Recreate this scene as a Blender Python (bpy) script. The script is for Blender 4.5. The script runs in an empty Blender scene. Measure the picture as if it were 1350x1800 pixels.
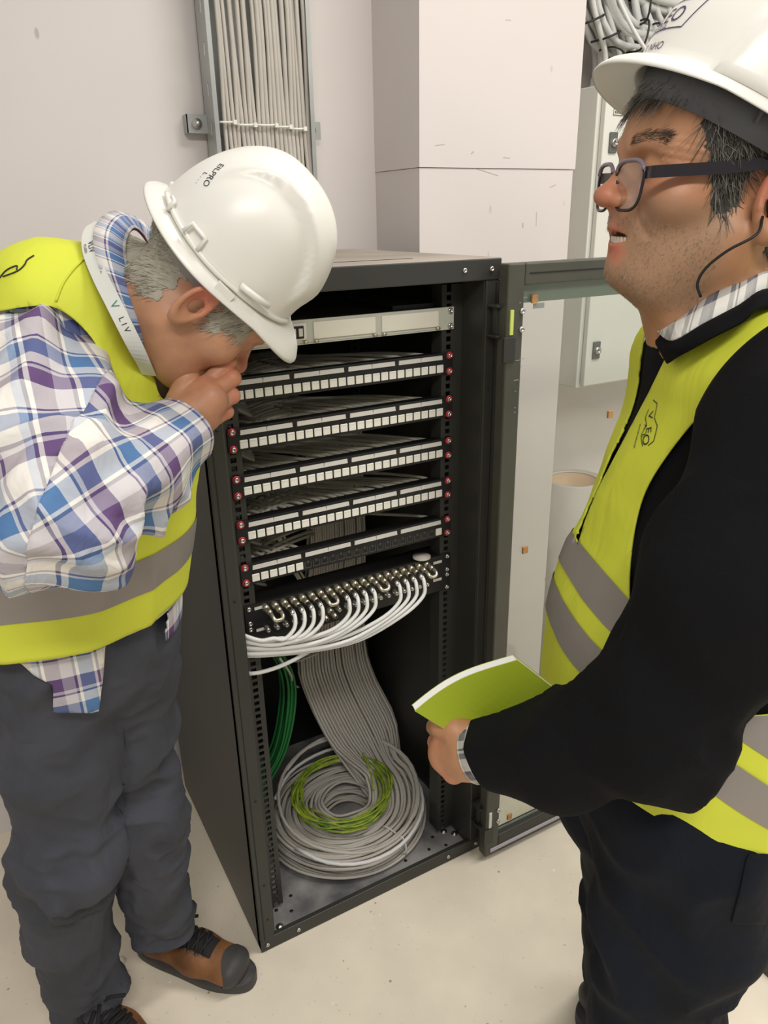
import bpy, bmesh, math, random
import numpy as np
from mathutils import Vector, Matrix
from mathutils.bvhtree import BVHTree

random.seed(7); np.random.seed(7)
scene = bpy.context.scene
col = scene.collection
PI = math.pi

# ------------------------------------------------------------------ camera
CAM = np.array((-0.630, -1.260, 1.527))
RT = np.array((0.8688, -0.4945, -0.0187)); FW = np.array((0.4538, 0.8117, -0.3677))
RT /= np.linalg.norm(RT); FW -= RT*(FW@RT); FW /= np.linalg.norm(FW); UP = np.cross(RT, FW)
FPX = 1320.0
cam_d = bpy.data.cameras.new('camera'); cam = bpy.data.objects.new('camera', cam_d); col.objects.link(cam)
cam_d.sensor_fit = 'AUTO'; cam_d.sensor_width = 36.0; cam_d.lens = 36.0*FPX/1800.0; cam_d.clip_start = 0.02
m = Matrix.Identity(4)
for i in range(3):
    m[i][0], m[i][1], m[i][2], m[i][3] = RT[i], UP[i], -FW[i], CAM[i]
cam.matrix_world = m
scene.camera = cam
def P(px, py, t):
    """world point that stands t metres in front of the camera along its axis"""
    return CAM + t*(FW + RT*((px-675.0)/FPX) - UP*((py-900.0)/FPX))

# ------------------------------------------------------------------ world, lights, exposure
w = bpy.data.worlds.new('room_light'); scene.world = w; w.use_nodes = True
w.node_tree.nodes['Background'].inputs[0].default_value = (1.0, 0.97, 0.93, 1)
w.node_tree.nodes['Background'].inputs[1].default_value = 0.50
def area(name, loc, target, size, energy, color=(1, 0.96, 0.9)):
    d = bpy.data.lights.new(name, 'AREA'); d.shape = 'RECTANGLE'; d.size, d.size_y = size; d.energy = energy; d.color = color
    o = bpy.data.objects.new(name, d); col.objects.link(o); o.location = loc
    o.rotation_euler = (Vector(target)-Vector(loc)).to_track_quat('-Z', 'Y').to_euler()
    return o
area('ceiling_lamp', (0.75, -0.55, 2.75), (0.75, -0.55, 0), (1.2, 0.3), 26)
area('ceiling_lamp', (-0.8, -2.0, 2.75), (-0.6, -1.5, 0), (1.2, 0.3), 38)
area('ceiling_lamp', (2.2, -1.8, 2.75), (2.0, -1.6, 0), (1.2, 0.3), 24)
scene.view_settings.view_transform = 'Standard'; scene.view_settings.look = 'None'
scene.view_settings.exposure = -0.12; scene.view_settings.gamma = 1.0
scene.view_settings.use_curve_mapping = False

# ------------------------------------------------------------------ materials
def lin(c):
    return tuple((x/255/12.92 if x/255 <= 0.04045 else ((x/255+0.055)/1.055)**2.4) for x in c)
MATS = {}
def mat(name, rgb, rough=0.6, metal=0.0, var=0.12, scale=14.0, bump=0.0, bscale=120.0, rgb2=None, spec=None, sheen=0.0, sss=0.0, detail=4.0, wr=0.0, wrs=14.0):
    m = bpy.data.materials.new(name); m.use_nodes = True; nt = m.node_tree; b = nt.nodes['Principled BSDF']
    c = lin(rgb); c2 = lin(rgb2) if rgb2 else tuple(x*(1-var) for x in c)
    tc = nt.nodes.new('ShaderNodeTexCoord')
    n = nt.nodes.new('ShaderNodeTexNoise'); n.inputs['Scale'].default_value = scale; n.inputs['Detail'].default_value = detail
    nt.links.new(tc.outputs['Object'], n.inputs['Vector'])
    r = nt.nodes.new('ShaderNodeValToRGB'); r.color_ramp.elements[0].position = 0.35; r.color_ramp.elements[1].position = 0.65
    r.color_ramp.elements[0].color = (*c2, 1); r.color_ramp.elements[1].color = (*c, 1)
    nt.links.new(n.outputs['Fac'], r.inputs['Fac']); nt.links.new(r.outputs['Color'], b.inputs['Base Color'])
    b.inputs['Roughness'].default_value = rough; b.inputs['Metallic'].default_value = metal
    if spec is not None: b.inputs['Specular IOR Level'].default_value = spec
    if sheen: b.inputs['Sheen Weight'].default_value = sheen
    if sss:
        b.inputs['Subsurface Weight'].default_value = sss; b.inputs['Subsurface Radius'].default_value = (0.012, 0.005, 0.003); b.inputs['Subsurface Scale'].default_value = 1.0
    if wr:
        n3 = nt.nodes.new('ShaderNodeTexNoise'); n3.inputs['Scale'].default_value = wrs; n3.inputs['Detail'].default_value = 3; n3.inputs['Distortion'].default_value = 1.2
        mp3 = nt.nodes.new('ShaderNodeMapping'); mp3.inputs['Scale'].default_value = (1, 1, .45); mp3.inputs['Rotation'].default_value = (.5, .4, .2); nt.links.new(tc.outputs['Object'], mp3.inputs['Vector']); nt.links.new(mp3.outputs['Vector'], n3.inputs['Vector'])
        bw = nt.nodes.new('ShaderNodeBump'); bw.inputs['Strength'].default_value = wr; bw.inputs['Distance'].default_value = 0.012; nt.links.new(n3.outputs['Fac'], bw.inputs['Height']); nt.links.new(bw.outputs['Normal'], b.inputs['Normal'])
    if bump:
        n2 = nt.nodes.new('ShaderNodeTexNoise'); n2.inputs['Scale'].default_value = bscale; n2.inputs['Detail'].default_value = 3
        nt.links.new(tc.outputs['Object'], n2.inputs['Vector'])
        bp = nt.nodes.new('ShaderNodeBump'); bp.inputs['Strength'].default_value = bump; bp.inputs['Distance'].default_value = 0.002
        nt.links.new(n2.outputs['Fac'], bp.inputs['Height'])
        if wr: nt.links.new(bw.outputs['Normal'], bp.inputs['Normal'])
        nt.links.new(bp.outputs['Normal'], b.inputs['Normal'])
    MATS[name] = m
    return m

def wall_mat(name, rgb, speck=0.5):
    m = mat(name, rgb, 0.75, var=0.05, scale=2.2, bump=0.08, bscale=60)
    nt = m.node_tree; b = nt.nodes['Principled BSDF']; src = b.inputs['Base Color'].links[0].from_socket
    tc = [n for n in nt.nodes if n.type == 'TEX_COORD'][0]
    v = nt.nodes.new('ShaderNodeTexVoronoi'); v.inputs['Scale'].default_value = 7.0; v.inputs['Randomness'].default_value = 1
    mp = nt.nodes.new('ShaderNodeMapping'); mp.inputs['Scale'].default_value = (1.6, 1, 0.7)
    nt.links.new(tc.outputs['Object'], mp.inputs['Vector']); nt.links.new(mp.outputs['Vector'], v.inputs['Vector'])
    r = nt.nodes.new('ShaderNodeValToRGB'); r.color_ramp.elements[0].position = 0.035; r.color_ramp.elements[1].position = 0.06
    r.color_ramp.elements[0].color = (speck, speck, speck, 1); r.color_ramp.elements[1].color = (0, 0, 0, 1)
    nt.links.new(v.outputs['Distance'], r.inputs['Fac'])
    mx = nt.nodes.new('ShaderNodeMix'); mx.data_type = 'RGBA'
    nt.links.new(r.outputs['Color'], mx.inputs['Factor']); nt.links.new(src, mx.inputs['A']); mx.inputs['B'].default_value = (*lin((150, 140, 128)), 1)
    nt.links.new(mx.outputs['Result'], b.inputs['Base Color'])
    return m

def glass_mat(name, tint=(0.93, 0.95, 0.93), gloss=0.06):
    m = bpy.data.materials.new(name); m.use_nodes = True; nt = m.node_tree; nt.nodes.clear()
    out = nt.nodes.new('ShaderNodeOutputMaterial'); t = nt.nodes.new('ShaderNodeBsdfTransparent'); g = nt.nodes.new('ShaderNodeBsdfGlossy')
    t.inputs[0].default_value = (*tint, 1); g.inputs['Roughness'].default_value = 0.04
    fr = nt.nodes.new('ShaderNodeValue'); fr.outputs[0].default_value = 0.045
    mx = nt.nodes.new('ShaderNodeMixShader'); nt.links.new(fr.outputs[0], mx.inputs[0])
    nt.links.new(t.outputs[0], mx.inputs[1]); nt.links.new(g.outputs[0], mx.inputs[2]); nt.links.new(mx.outputs[0], out.inputs[0])
    MATS[name] = m
    return m

# ------------------------------------------------------------------ mesh building
WL = {}
def place(o, parent, loc):
    loc = Vector(loc)
    WL[o.name] = loc
    if parent is not None:
        o.parent = parent; o.location = loc - WL[parent.name]
    else:
        o.location = loc
def tag(o, label=None, cat=None, group=None, kind=None):
    if label: o['label'] = label
    if cat: o['category'] = cat
    if group: o['group'] = group
    if kind: o['kind'] = kind
    return o
def thing(name, loc, label, cat, group=None):
    o = bpy.data.objects.new(name, None); o.empty_display_size = 0.02; col.objects.link(o); place(o, None, loc)
    return tag(o, label, cat, group)
def mesh_obj(name, me, parent=None, loc=(0, 0, 0), rot=None):
    o = bpy.data.objects.new(name, me); col.objects.link(o); place(o, parent, loc)
    if rot is not None: o.rotation_euler = rot
    return o

def frames(pts):
    pts = np.asarray(pts, float); t = np.gradient(pts, axis=0); t /= np.linalg.norm(t, axis=1, keepdims=True)+1e-12
    a = np.array((0, 0, 1.0)) if abs(t[0][2]) < 0.9 else np.array((1.0, 0, 0))
    n = np.cross(t[0], a); n /= np.linalg.norm(n); N = [n]
    for i in range(1, len(t)):
        n = N[-1] - t[i]*(N[-1]@t[i]); n /= np.linalg.norm(n)+1e-12; N.append(n)
    N = np.array(N)
    return t, N, np.cross(t, N)
def spline(ctrl, n=24, closed=False):
    """Catmull-Rom through the control points"""
    c = np.asarray(ctrl, float)
    if closed: c = np.vstack([c[-1], c, c[0], c[1]])
    else: c = np.vstack([2*c[0]-c[1], c, 2*c[-1]-c[-2]])
    k = len(c)-3; u = np.linspace(0, k-1e-6, n, endpoint=not closed); i = u.astype(int); f = (u-i)[:, None]
    p0, p1, p2, p3 = c[i], c[i+1], c[i+2], c[i+3]
    return 0.5*((2*p1)+(-p0+p2)*f+(2*p0-5*p1+4*p2-p3)*f**2+(-p0+3*p1-3*p2+p3)*f**3)

class MB:
    def __init__(s): s.v = []; s.f = []; s.n = 0; s.sm = []
    def add(s, v, f, smooth=False):
        v = np.asarray(v, float).reshape(-1, 3); s.v.append(v)
        s.f += [tuple(int(i)+s.n for i in q) for q in f]; s.sm += [smooth]*len(f); s.n += len(v); return s
    def box(s, x0, x1, y0, y1, z0, z1, R=None, o=None):
        v = np.array([(x, y, z) for x in (x0, x1) for y in (y0, y1) for z in (z0, z1)], float)
        if R is not None: v = v@np.asarray(R).T
        if o is not None: v = v+np.asarray(o)
        return s.add(v, [(0, 1, 3, 2), (4, 6, 7, 5), (0, 4, 5, 1), (2, 3, 7, 6), (0, 2, 6, 4), (1, 5, 7, 3)])
    def bbox(s, x0, x1, y0, y1, z0, z1, b=0.002):
        """box with chamfered vertical and horizontal edges"""
        bm = bmesh.new(); bmesh.ops.create_cube(bm, size=1)
        for v in bm.verts: v.co = ((x0+x1)/2+v.co.x*(x1-x0), (y0+y1)/2+v.co.y*(y1-y0), (z0+z1)/2+v.co.z*(z1-z0))
        bmesh.ops.bevel(bm, geom=bm.edges[:], offset=b, segments=2, affect='EDGES', profile=0.5)
        bm.verts.index_update(); s.add([v.co[:] for v in bm.verts], [[v.index for v in f.verts] for f in bm.faces]); bm.free(); return s
    def tube(s, pts, r, n=6, closed=False, caps=True):
        pts = np.asarray(pts, float); k = len(pts); rr = np.broadcast_to(np.asarray(r, float), (k,))
        if closed:
            ext = np.vstack([pts[-1], pts, pts[0]]); t, N, B = frames(ext); N, B = N[1:-1], B[1:-1]
        else: t, N, B = frames(pts)
        a = np.arange(n)*2*PI/n
        v = pts[:, None, :]+rr[:, None, None]*(np.cos(a)[None, :, None]*N[:, None, :]+np.sin(a)[None, :, None]*B[:, None, :])
        f = []
        for i in range(k if closed else k-1):
            i2 = (i+1) % k
            for j in range(n):
                j2 = (j+1) % n; f.append((i*n+j, i*n+j2, i2*n+j2, i2*n+j))
        if caps and not closed: f += [tuple(range(n-1, -1, -1)), tuple((k-1)*n+j for j in range(n))]
        return s.add(v, f, True)
    def cyl(s, p0, p1, r0, r1=None, n=12):
        r1 = r0 if r1 is None else r1; p0 = np.asarray(p0, float); p1 = np.asarray(p1, float)
        t = p1-p0; t /= np.linalg.norm(t); a = np.array((0, 0, 1.)) if abs(t[2]) < .9 else np.array((1., 0, 0))
        u = np.cross(t, a); u /= np.linalg.norm(u); w_ = np.cross(t, u); an = np.arange(n)*2*PI/n
        ring = np.cos(an)[:, None]*u+np.sin(an)[:, None]*w_
        v = np.vstack([p0+r0*ring, p1+r1*ring])
        f = [(j, (j+1) % n, n+(j+1) % n, n+j) for j in range(n)]+[tuple(range(n-1, -1, -1)), tuple(range(n, 2*n))]
        return s.add(v, f)
    def lathe(s, prof, n=24, o=(0, 0, 0), axis='z', R=None):
        """profile of (radius, height) turned round an axis"""
        a = np.arange(n)*2*PI/n; k = len(prof); v = []
        for r, h in prof:
            for x in a: v.append((r*math.cos(x), r*math.sin(x), h))
        v = np.array(v)
        if axis == 'y': v = v[:, [0, 2, 1]]*np.array((1, -1, 1))
        if R is not None: v = v@np.asarray(R).T
        v = v+np.asarray(o)
        f = [(i*n+j, i*n+(j+1) % n, (i+1)*n+(j+1) % n, (i+1)*n+j) for i in range(k-1) for j in range(n)]
        return s.add(v, f, True)
    def prism(s, poly, axis, a0, a1):
        """polygon in the two other axes extruded along axis"""
        k = len(poly); ax = 'xyz'.index(axis); oth = [i for i in range(3) if i != ax]; v = np.zeros((2*k, 3))
        for j, (p, q) in enumerate(poly):
            for b, aa in ((0, a0), (1, a1)): v[b*k+j, oth[0]] = p; v[b*k+j, oth[1]] = q; v[b*k+j, ax] = aa
        return s.add(v, [(j, (j+1) % k, k+(j+1) % k, k+j) for j in range(k)]+[tuple(range(k-1, -1, -1)), tuple(range(k, 2*k))])
    def mesh(s, name, mt):
        me = bpy.data.meshes.new(name); me.from_pydata(np.vstack(s.v).tolist(), [], s.f)
        me.polygons.foreach_set('use_smooth', s.sm); me.materials.append(MATS[mt] if isinstance(mt, str) else mt)
        bm = bmesh.new(); bm.from_mesh(me); bmesh.ops.recalc_face_normals(bm, faces=bm.faces); bm.to_mesh(me); bm.free()
        return me
    def build(s, name, mt, parent=None, loc=None, kind=None):
        """mesh given in world coordinates; the origin goes to loc (the parent's place by default)"""
        if loc is None: loc = WL[parent.name] if parent is not None else (0, 0, 0)
        L = np.asarray(loc, float); s.v = [v-L for v in s.v]
        o = mesh_obj(name, s.mesh(name, mt), parent, loc)
        if kind: o['kind'] = kind
        return o
def struct(name, mb, mt, loc=(0, 0, 0)):
    o = mb.build(name, mt, None, loc); o['kind'] = 'structure'; return o

wall_mat('wall_paint', (222, 215, 211)); wall_mat('pillar_paint', (216, 208, 204), 0.3)
mat('floor_concrete', (240, 229, 208), 0.55, var=0.13, scale=5, bump=0.15, bscale=90, detail=10)
mat('rack_black', (52, 52, 48), 0.42, var=0.15, scale=6); mat('rack_dark', (16, 16, 16), 0.6, var=0.1)
mat('rack_top_dust', (166, 155, 143), 0.75, var=0.25, scale=5, detail=8); mat('rack_base_dust', (158, 155, 152), 0.5, rgb2=(88, 88, 90), scale=9, detail=8)
mat('door_paint', (74, 74, 64), 0.42, var=0.1); mat('panel_black', (22, 22, 22), 0.45, var=0.1)
mat('panel_grey', (196, 196, 184), 0.45, var=0.05); mat('plate_white', (232, 228, 214), 0.5, var=0.04)
mat('port_white', (236, 234, 224), 0.45, var=0.03); mat('strip_white', (214, 212, 206), 0.4, var=0.06)
mat('steel', (205, 203, 198), 0.28, 1.0, var=0.1); mat('zinc', (176, 178, 174), 0.42, 0.55, var=0.16, scale=9)
mat('brass', (206, 198, 176), 0.32, 0.85, var=0.12); mat('washer_red', (190, 38, 52), 0.4)
mat('cable_grey', (196, 190, 180), 0.5, var=0.1, scale=8); mat('cable_dim', (196, 192, 178), 0.55, var=0.2, scale=8)
mat('cable_white', (224, 224, 222), 0.4, var=0.05); mat('cable_green', (36, 122, 58), 0.5, var=0.2); mat('cable_earth', (172, 186, 58), 0.45, rgb2=(104, 138, 44), scale=40)
mat('tie_white', (232, 230, 222), 0.45, var=0.03); mat('tie_black', (25, 25, 25), 0.5)
mat('cork', (196, 146, 92), 0.8, var=0.25, scale=300); mat('gasket', (188, 184, 190), 0.7, var=0.06)
mat('glass_edge', (138, 146, 132), 0.3, var=0.05); mat('cabinet_grey', (222, 221, 212), 0.45, var=0.03, scale=3); mat('lock_dark', (110, 110, 106), 0.45, 0.3)
mat('roll_grey', (196, 188, 180), 0.65, var=0.06); mat('roll_inside', (206, 178, 150), 0.7, var=0.1); mat('ink', (58, 54, 66), 0.6); mat('conduit', (196, 196, 192), 0.5, var=0.06)
glass_mat('pane')
mat('label_green', (206, 218, 110), 0.6)
mat('socket_grey', (64, 64, 60), 0.5)
def speckle(m, scale, thr, rgb, amt):
    nt = m.node_tree; b = nt.nodes['Principled BSDF']; src = b.inputs['Base Color'].links[0].from_socket; tc = [n for n in nt.nodes if n.type == 'TEX_COORD'][0]
    v = nt.nodes.new('ShaderNodeTexVoronoi'); v.inputs['Scale'].default_value = scale; nt.links.new(tc.outputs['Object'], v.inputs['Vector']); w_ = nt.nodes.new('ShaderNodeTexNoise'); w_.inputs['Scale'].default_value = scale*.6; nt.links.new(tc.outputs['Object'], w_.inputs['Vector'])
    ad = nt.nodes.new('ShaderNodeMath'); ad.operation = 'MULTIPLY_ADD'; nt.links.new(w_.outputs['Fac'], ad.inputs[0]); ad.inputs[1].default_value = .35; nt.links.new(v.outputs['Distance'], ad.inputs[2])
    r = nt.nodes.new('ShaderNodeValToRGB'); r.color_ramp.elements[0].position = thr; r.color_ramp.elements[1].position = thr+.03; r.color_ramp.elements[0].color = (amt, amt, amt, 1); r.color_ramp.elements[1].color = (0, 0, 0, 1); nt.links.new(ad.outputs[0], r.inputs['Fac'])
    mx = nt.nodes.new('ShaderNodeMix'); mx.data_type = 'RGBA'; nt.links.new(r.outputs['Color'], mx.inputs['Factor']); nt.links.new(src, mx.inputs['A']); mx.inputs['B'].default_value = (*lin(rgb), 1); nt.links.new(mx.outputs['Result'], b.inputs['Base Color'])
speckle(MATS['floor_concrete'], 24, .19, (150, 132, 108), .8); speckle(MATS['floor_concrete'], 17, .18, (250, 244, 232), .9); speckle(MATS['floor_concrete'], 60, .24, (196, 180, 152), .5)
mat('scuff_grey', (188, 180, 174), .8)
# ================================================================== the room
Z0 = 1.351           # height of the topmost rack screws
YW = 0.615           # back wall
struct('floor', MB().box(-3, 4, -4, YW+.1, -0.1, 0), 'floor_concrete')
wb = struct('wall_back', MB().box(-3, 4, YW, YW+0.1, 0, 3.0), 'wall_paint')
pil = MB().box(0.414, 0.897, 0.40, YW, 0, 1.63); pil.box(0.412, 0.902, 0.397, YW, 1.631, 3.0)
wp = struct('wall_pillar', pil, 'pillar_paint')
for x, z, w_, h_, rot in ((.47, 1.68, .028, .0016, .12), (.565, 1.665, .009, .003, .7), (.67, 1.655, .022, .0016, -.05), (.60, 1.625, .10, .0016, -.22), (.83, 1.59, .022, .002, .3), (.78, 1.51, .0022, .035, .03), (.735, 1.495, .005, .012, 0), (.625, 1.42, .0014, .03, 0), (.62, 1.38, .0014, .01, 0), (.66, 1.95, .016, .0014, .05)):
    c_, s_ = math.cos(rot), math.sin(rot); MB().box(-w_/2, w_/2, -.0003, .0003, -h_/2, h_/2, R=((c_, 0, -s_), (0, 1, 0), (s_, 0, c_)), o=(x, .3968 if z > 1.631 else .3998, z)).build('scuff', 'scuff_grey', wp)
# thin dark lead running down the wall
tag(MB().tube(spline([(-.74, YW-.004, 2.0), (-.70, YW-.004, 1.72), (-.655, YW-.004, 1.42), (-.63, YW-.004, 1.2)], 12), .003, 6).build('thin_cable', 'tie_black', None, (-.7, YW, 1.4)),
    'thin dark cable slanting down the white wall at left', 'cable')
# wall scuffs: small dents and chips in the plaster
for i, (x, z) in enumerate([(-.415, 1.86), (-.405, 1.70), (-.43, 1.665), (-.41, 1.59), (-.51, 1.47), (.29, 1.70)]):
    MB().lathe([(0, -.0015), (.004, -.001), (.006, 0)], 8, (x, YW, z), 'y').build('plaster_chip', 'cable_dim', wb)

# crumbs of plaster on the floor
for i, (px, py, s) in enumerate([(212, 1690, .012), (214, 1712, .014), (219, 1733, .010)]):
    t = CAM[2]/-(FW[2]+RT[2]*(px-675)/FPX-UP[2]*(py-900)/FPX); p = P(px, py, t)
    b = MB(); b.lathe([(.3*s, .6*s), (.8*s, .5*s), (s, .15*s), (.9*s, 0)], 7, (p[0], p[1], 0)); b.lathe([(0, .62*s), (.3*s, .6*s)], 7, (p[0], p[1], 0))
    tag(b.build('plaster_crumb', 'tie_white', None, (p[0], p[1], 0)), '%s white plaster crumb on the floor left of the brown shoe' % ['farthest', 'middle', 'nearest'][i], 'crumb', 'plaster crumbs by the brown shoe')

# ------------------------------------------------------------------ cable tray on the wall with its cables
tx0, tx1 = -0.035, 0.205
tr = thing('cable_tray', (.085, YW, 1.2), 'galvanised steel cable tray running up the white wall full of grey cables', 'cable tray')
MB().box(tx0, tx1, YW-.022, YW-.02, 1.0, 2.6).build('tray_back', 'zinc', tr)
for s, x in ((0, tx0), (1, tx1)):
    b = MB(); zs = [1.0+.0778*i for i in range(21)]
    y0, y1 = YW-.085, YW-.02
    b.box(x, x+.002, y0, y0+.02, 1.0, 2.6); b.box(x, x+.002, y0+.028, y1, 1.0, 2.6)
    for z in zs: b.box(x, x+.002, y0+.02, y0+.028, z+.025, z+.0778)
    b.box(x+(.002 if s == 0 else -.008), x+(.010 if s == 0 else 0), y0, y0+.002, 1.0, 2.6)
    b.build('tray_side', 'zinc', tr)
for sx, x, zc in ((-1, tx0-.022, 1.725), (1, tx1+.018, 1.72)):
    br = MB().box(x-.024, x+.024, YW-.03, YW-.027, zc-.019, zc+.019); br.box(x-.024, x-.022, YW-.03, YW-.002, zc-.019, zc+.019)
    bo = br.build('wall_bracket', 'zinc', tr)
    b = MB().lathe([(0, .012), (.006, .012), (.006, .006), (.011, .006), (.012, .001), (.012, 0)], 12, (x-.002, YW-.03, zc), 'y'); b.build('bolt', 'steel', bo)
ncab = 21
NTH = 'first second third fourth fifth sixth seventh eighth ninth tenth eleventh twelfth thirteenth fourteenth fifteenth sixteenth seventeenth eighteenth nineteenth twentieth twenty-first'.split()
for i in range(ncab):
    f = (i+.5)/ncab; r = .0046+.0012*random.random()
    xb = tx0+.014+f*(tx1-tx0-.026); a = random.uniform(-.006, .006)
    dd = random.uniform(0, .012)
    sh = .016*(1-f)
    pts = spline([(xb+.0+a*.6, YW-.062-dd, 2.6), (xb+a, YW-.064-dd, 2.2), (xb+.006-a, YW-.066-dd, 1.95), (xb+.010, YW-.066, 1.725), (xb+.012+a, YW-.066-dd, 1.55), (xb+.014, YW-.062, 1.3), (xb+.014, YW-.06, 1.02)], 22)
    tag(MB().tube(pts, r, 7).build('tray_cable', 'cable_grey', None, (xb, YW-.06, 1.0)), '%s grey data cable from the left in the wall cable tray' % NTH[i], 'cable', 'grey cables in the wall cable tray')
for i, (x0, x1, dz) in enumerate([(-.02, .016, 0), (.022, .064, -.004), (.068, .115, -.003), (.118, .150, -.005), (.153, .186, -.008)]):
    y = YW-.078
    b = MB().tube(spline([(x0, y+.02, 1.725+dz), (x0, y-.001, 1.725+dz), ((x0+x1)/2, y-.004, 1.725+dz), (x1, y-.001, 1.727+dz), (x1, y+.02, 1.727+dz)], 14), .0025, 6)
    b.box(x1-.008, x1, y-.008, y-.001, 1.721+dz, 1.730+dz)
    tag(b.build('cable_tie', 'tie_white', None, (x0, y, 1.725)), '%s white cable tie from the left round the tray cables' % ['first', 'second', 'third', 'fourth', 'fifth'][i], 'cable tie', 'cable ties on the wall tray')

# ------------------------------------------------------------------ wall cabinet behind the pillar, cables above it
cx0, cx1, cy0, cz0, cz1 = 1.005, 1.75, 0.42, 1.02, 1.84
cb = thing('wall_cabinet', (1.38, YW, cz0), 'light grey metal wall cabinet with a key-locked door beside the pillar', 'cabinet')
MB().bbox(cx0, cx1, cy0+.02, YW, cz0, cz1, .003).build('body', 'cabinet_grey', cb)
dr = MB().bbox(cx0+.012, cx1-.012, cy0, cy0+.017, cz0+.008, cz1-.012, .003).build('door', 'cabinet_grey', cb)
for lx, lz in ((1.052, 1.70), (1.055, 1.135)):
    lk = MB().bbox(lx-.014, lx+.014, cy0-.006, cy0, lz-.026, lz+.026, .002).build('lock', 'lock_dark', dr)
    
for lx, lz in ((1.052, 1.70), (1.055, 1.135)):
    b = MB().lathe([(0, .004), (.006, .004), (.006, .008), (.010, .008), (.011, 0)], 14, (lx, cy0-.006, lz), 'y'); b.box(lx-.001, lx+.008, cy0-.0145, cy0-.0135, lz-.001, lz+.001); b.build('key_cylinder', 'steel', dr)
MB().box(1.045, 1.118, cy0-.002, cy0, 1.768, 1.782).build('name_plate', 'plate_white', dr)
b = MB()
for k in range(9): b.box(1.050+k*.0068, 1.0545+k*.0068, cy0-.003, cy0-.002, 1.7715, 1.7775)
b.build('plate_print', 'lock_dark', dr)
b = MB()
for x0_, x1_, z0_, z1_ in ((1.045, 1.118, 1.7675, 1.7685), (1.045, 1.118, 1.7815, 1.7825), (1.045, 1.046, 1.7675, 1.7825), (1.117, 1.118, 1.7675, 1.7825)): b.box(x0_, x1_, cy0-.003, cy0-.002, z0_, z1_)
b.build('plate_border', 'lock_dark', dr)
# horizontal trunking rail and cables feeding the cabinet from above
b = MB().box(1.13, 1.8, .50, YW, 2.055, 2.075); b.box(1.13, 1.8, .50, .502, 2.055, 2.095)
tag(b.build('wall_rail', 'conduit', None, (1.4, YW, 2.055)), 'pale metal cable rail on the wall above the grey cabinet', 'rail')
rng = random.Random(3)
for i in range(17):   # thick cables that sweep from the shaft round the corner to the right
    a = i/16.0; x0 = .93+.12*a+rng.uniform(-.01, .01); y = .44+.10*rng.random(); zt = 2.06-.11*(1-a)-.0
    r = rng.uniform(.008, .011); zz = 2.05-.13*a*0-.115*(1-a)+rng.uniform(-.01, .01)
    pts = spline([(x0-.03, y, 2.5), (x0, y, 2.25), (x0+.03, y, 2.12-.06*(1-a)), (x0+.10, y-.01, zz), (x0+.25, y, zz-.01), (x0+.5, y, zz-.005), (1.8, y, zz)], 24)
    tag(MB().tube(pts, r, 7).build('thick_cable', 'conduit', None, (x0, y, 2.0)), 'thick grey cable sweeping round above the grey cabinet', 'cable', 'cables sweeping along the rail above the cabinet')
for i in range(19):   # cables that drop into the top of the cabinet
    a = i/18.0; xb = 1.03+.32*a; y = .45+.035*(i % 3); r = rng.uniform(.0075, .0105)
    xt = .95+.30*a+rng.uniform(-.02, .02)
    pts = spline([(xt-.03, y+.03, 2.4), (xt, y+.02, 2.15), (xt+.01, y+.0, 2.03), (xb-.03+rng.uniform(-.02, .01), y-.01, 1.965), (xb, y, 1.91), (xb, y, cz1)], 22)
    tag(MB().tube(pts, r, 7).build('drop_cable', 'conduit', None, (xb, y, cz1)), 'grey cable dropping into the top of the wall cabinet', 'cable', 'cables dropping into the wall cabinet')
    gl = MB().lathe([(.013, 0), (.014, .012), (.011, .014), (.012, .024), (.0105, .03)], 10, (xb, y, cz1)); gl.build('cable_gland', 'conduit', cb)
pts = spline([(.98, .42, 2.10), (1.03, .41, 2.02), (1.09, .40, 1.95), (1.16, .40, 1.90), (1.25, .41, 1.86)], 16)
tag(MB().tube(pts, .005, 6).build('loose_lead', 'cable_white', None, (1.1, .41, 1.95)), 'thin pale lead hanging loose across the cables above the cabinet', 'cable')
for i, (x, y, z, dx, dz) in enumerate([(.965, .43, 1.985, .03, .012), (1.13, .415, 2.03, .0, .04), (1.125, .41, 1.96, .008, .035), (1.18, .412, 1.96, .0, .03), (1.03, .43, 1.955, .025, .010), (1.055, .43, 1.92, .02, -.008)]):
    b = MB().tube(spline([(x-dx, y+.05, z-dz), (x-dx, y, z-dz), (x, y-.012, z), (x+dx, y, z+dz), (x+dx, y+.05, z+dz)], 14), .0028, 6)
    tag(b.build('black_cable_tie', 'tie_black', None, (x, y, z)), 'black cable tie round the thick grey cables above the cabinet', 'cable tie', 'black cable ties above the cabinet')

# ------------------------------------------------------------------ roll standing behind the glass door
rx, ry, rh = 1.035, .45, .72
rl = thing('sheet_roll', (rx, ry, 0), 'tall grey roll of sheeting on a tube standing between pillar and wall behind the glass', 'roll')
MB().lathe([(.098, 0), (.098, rh), (.090, rh), (.090, .3)], 40, (rx, ry, 0)).build('outer_sheet', 'roll_grey', rl)
MB().lathe([(.088, 0), (.088, rh-.004), (.074, rh-.004), (.074, .3), (0, .3)], 40, (rx-.004, ry-.004, 0)).build('core_tube', 'roll_inside', rl)
MB().lathe([(.0745, rh-.003), (.0745, rh+.001), (.089, rh+.001), (.089, rh-.003)], 40, (rx-.004, ry-.004, 0)).build('core_rim', 'cable_grey', rl)
tag(MB().lathe([(.045, 0), (.045, .62), (.040, .62), (.04, .3)], 24, (1.19, .51, 0)).build('slim_roll', 'roll_grey', None, (1.19, .51, 0)), 'slimmer grey roll leaning in the corner behind the tall roll', 'roll')
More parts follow.
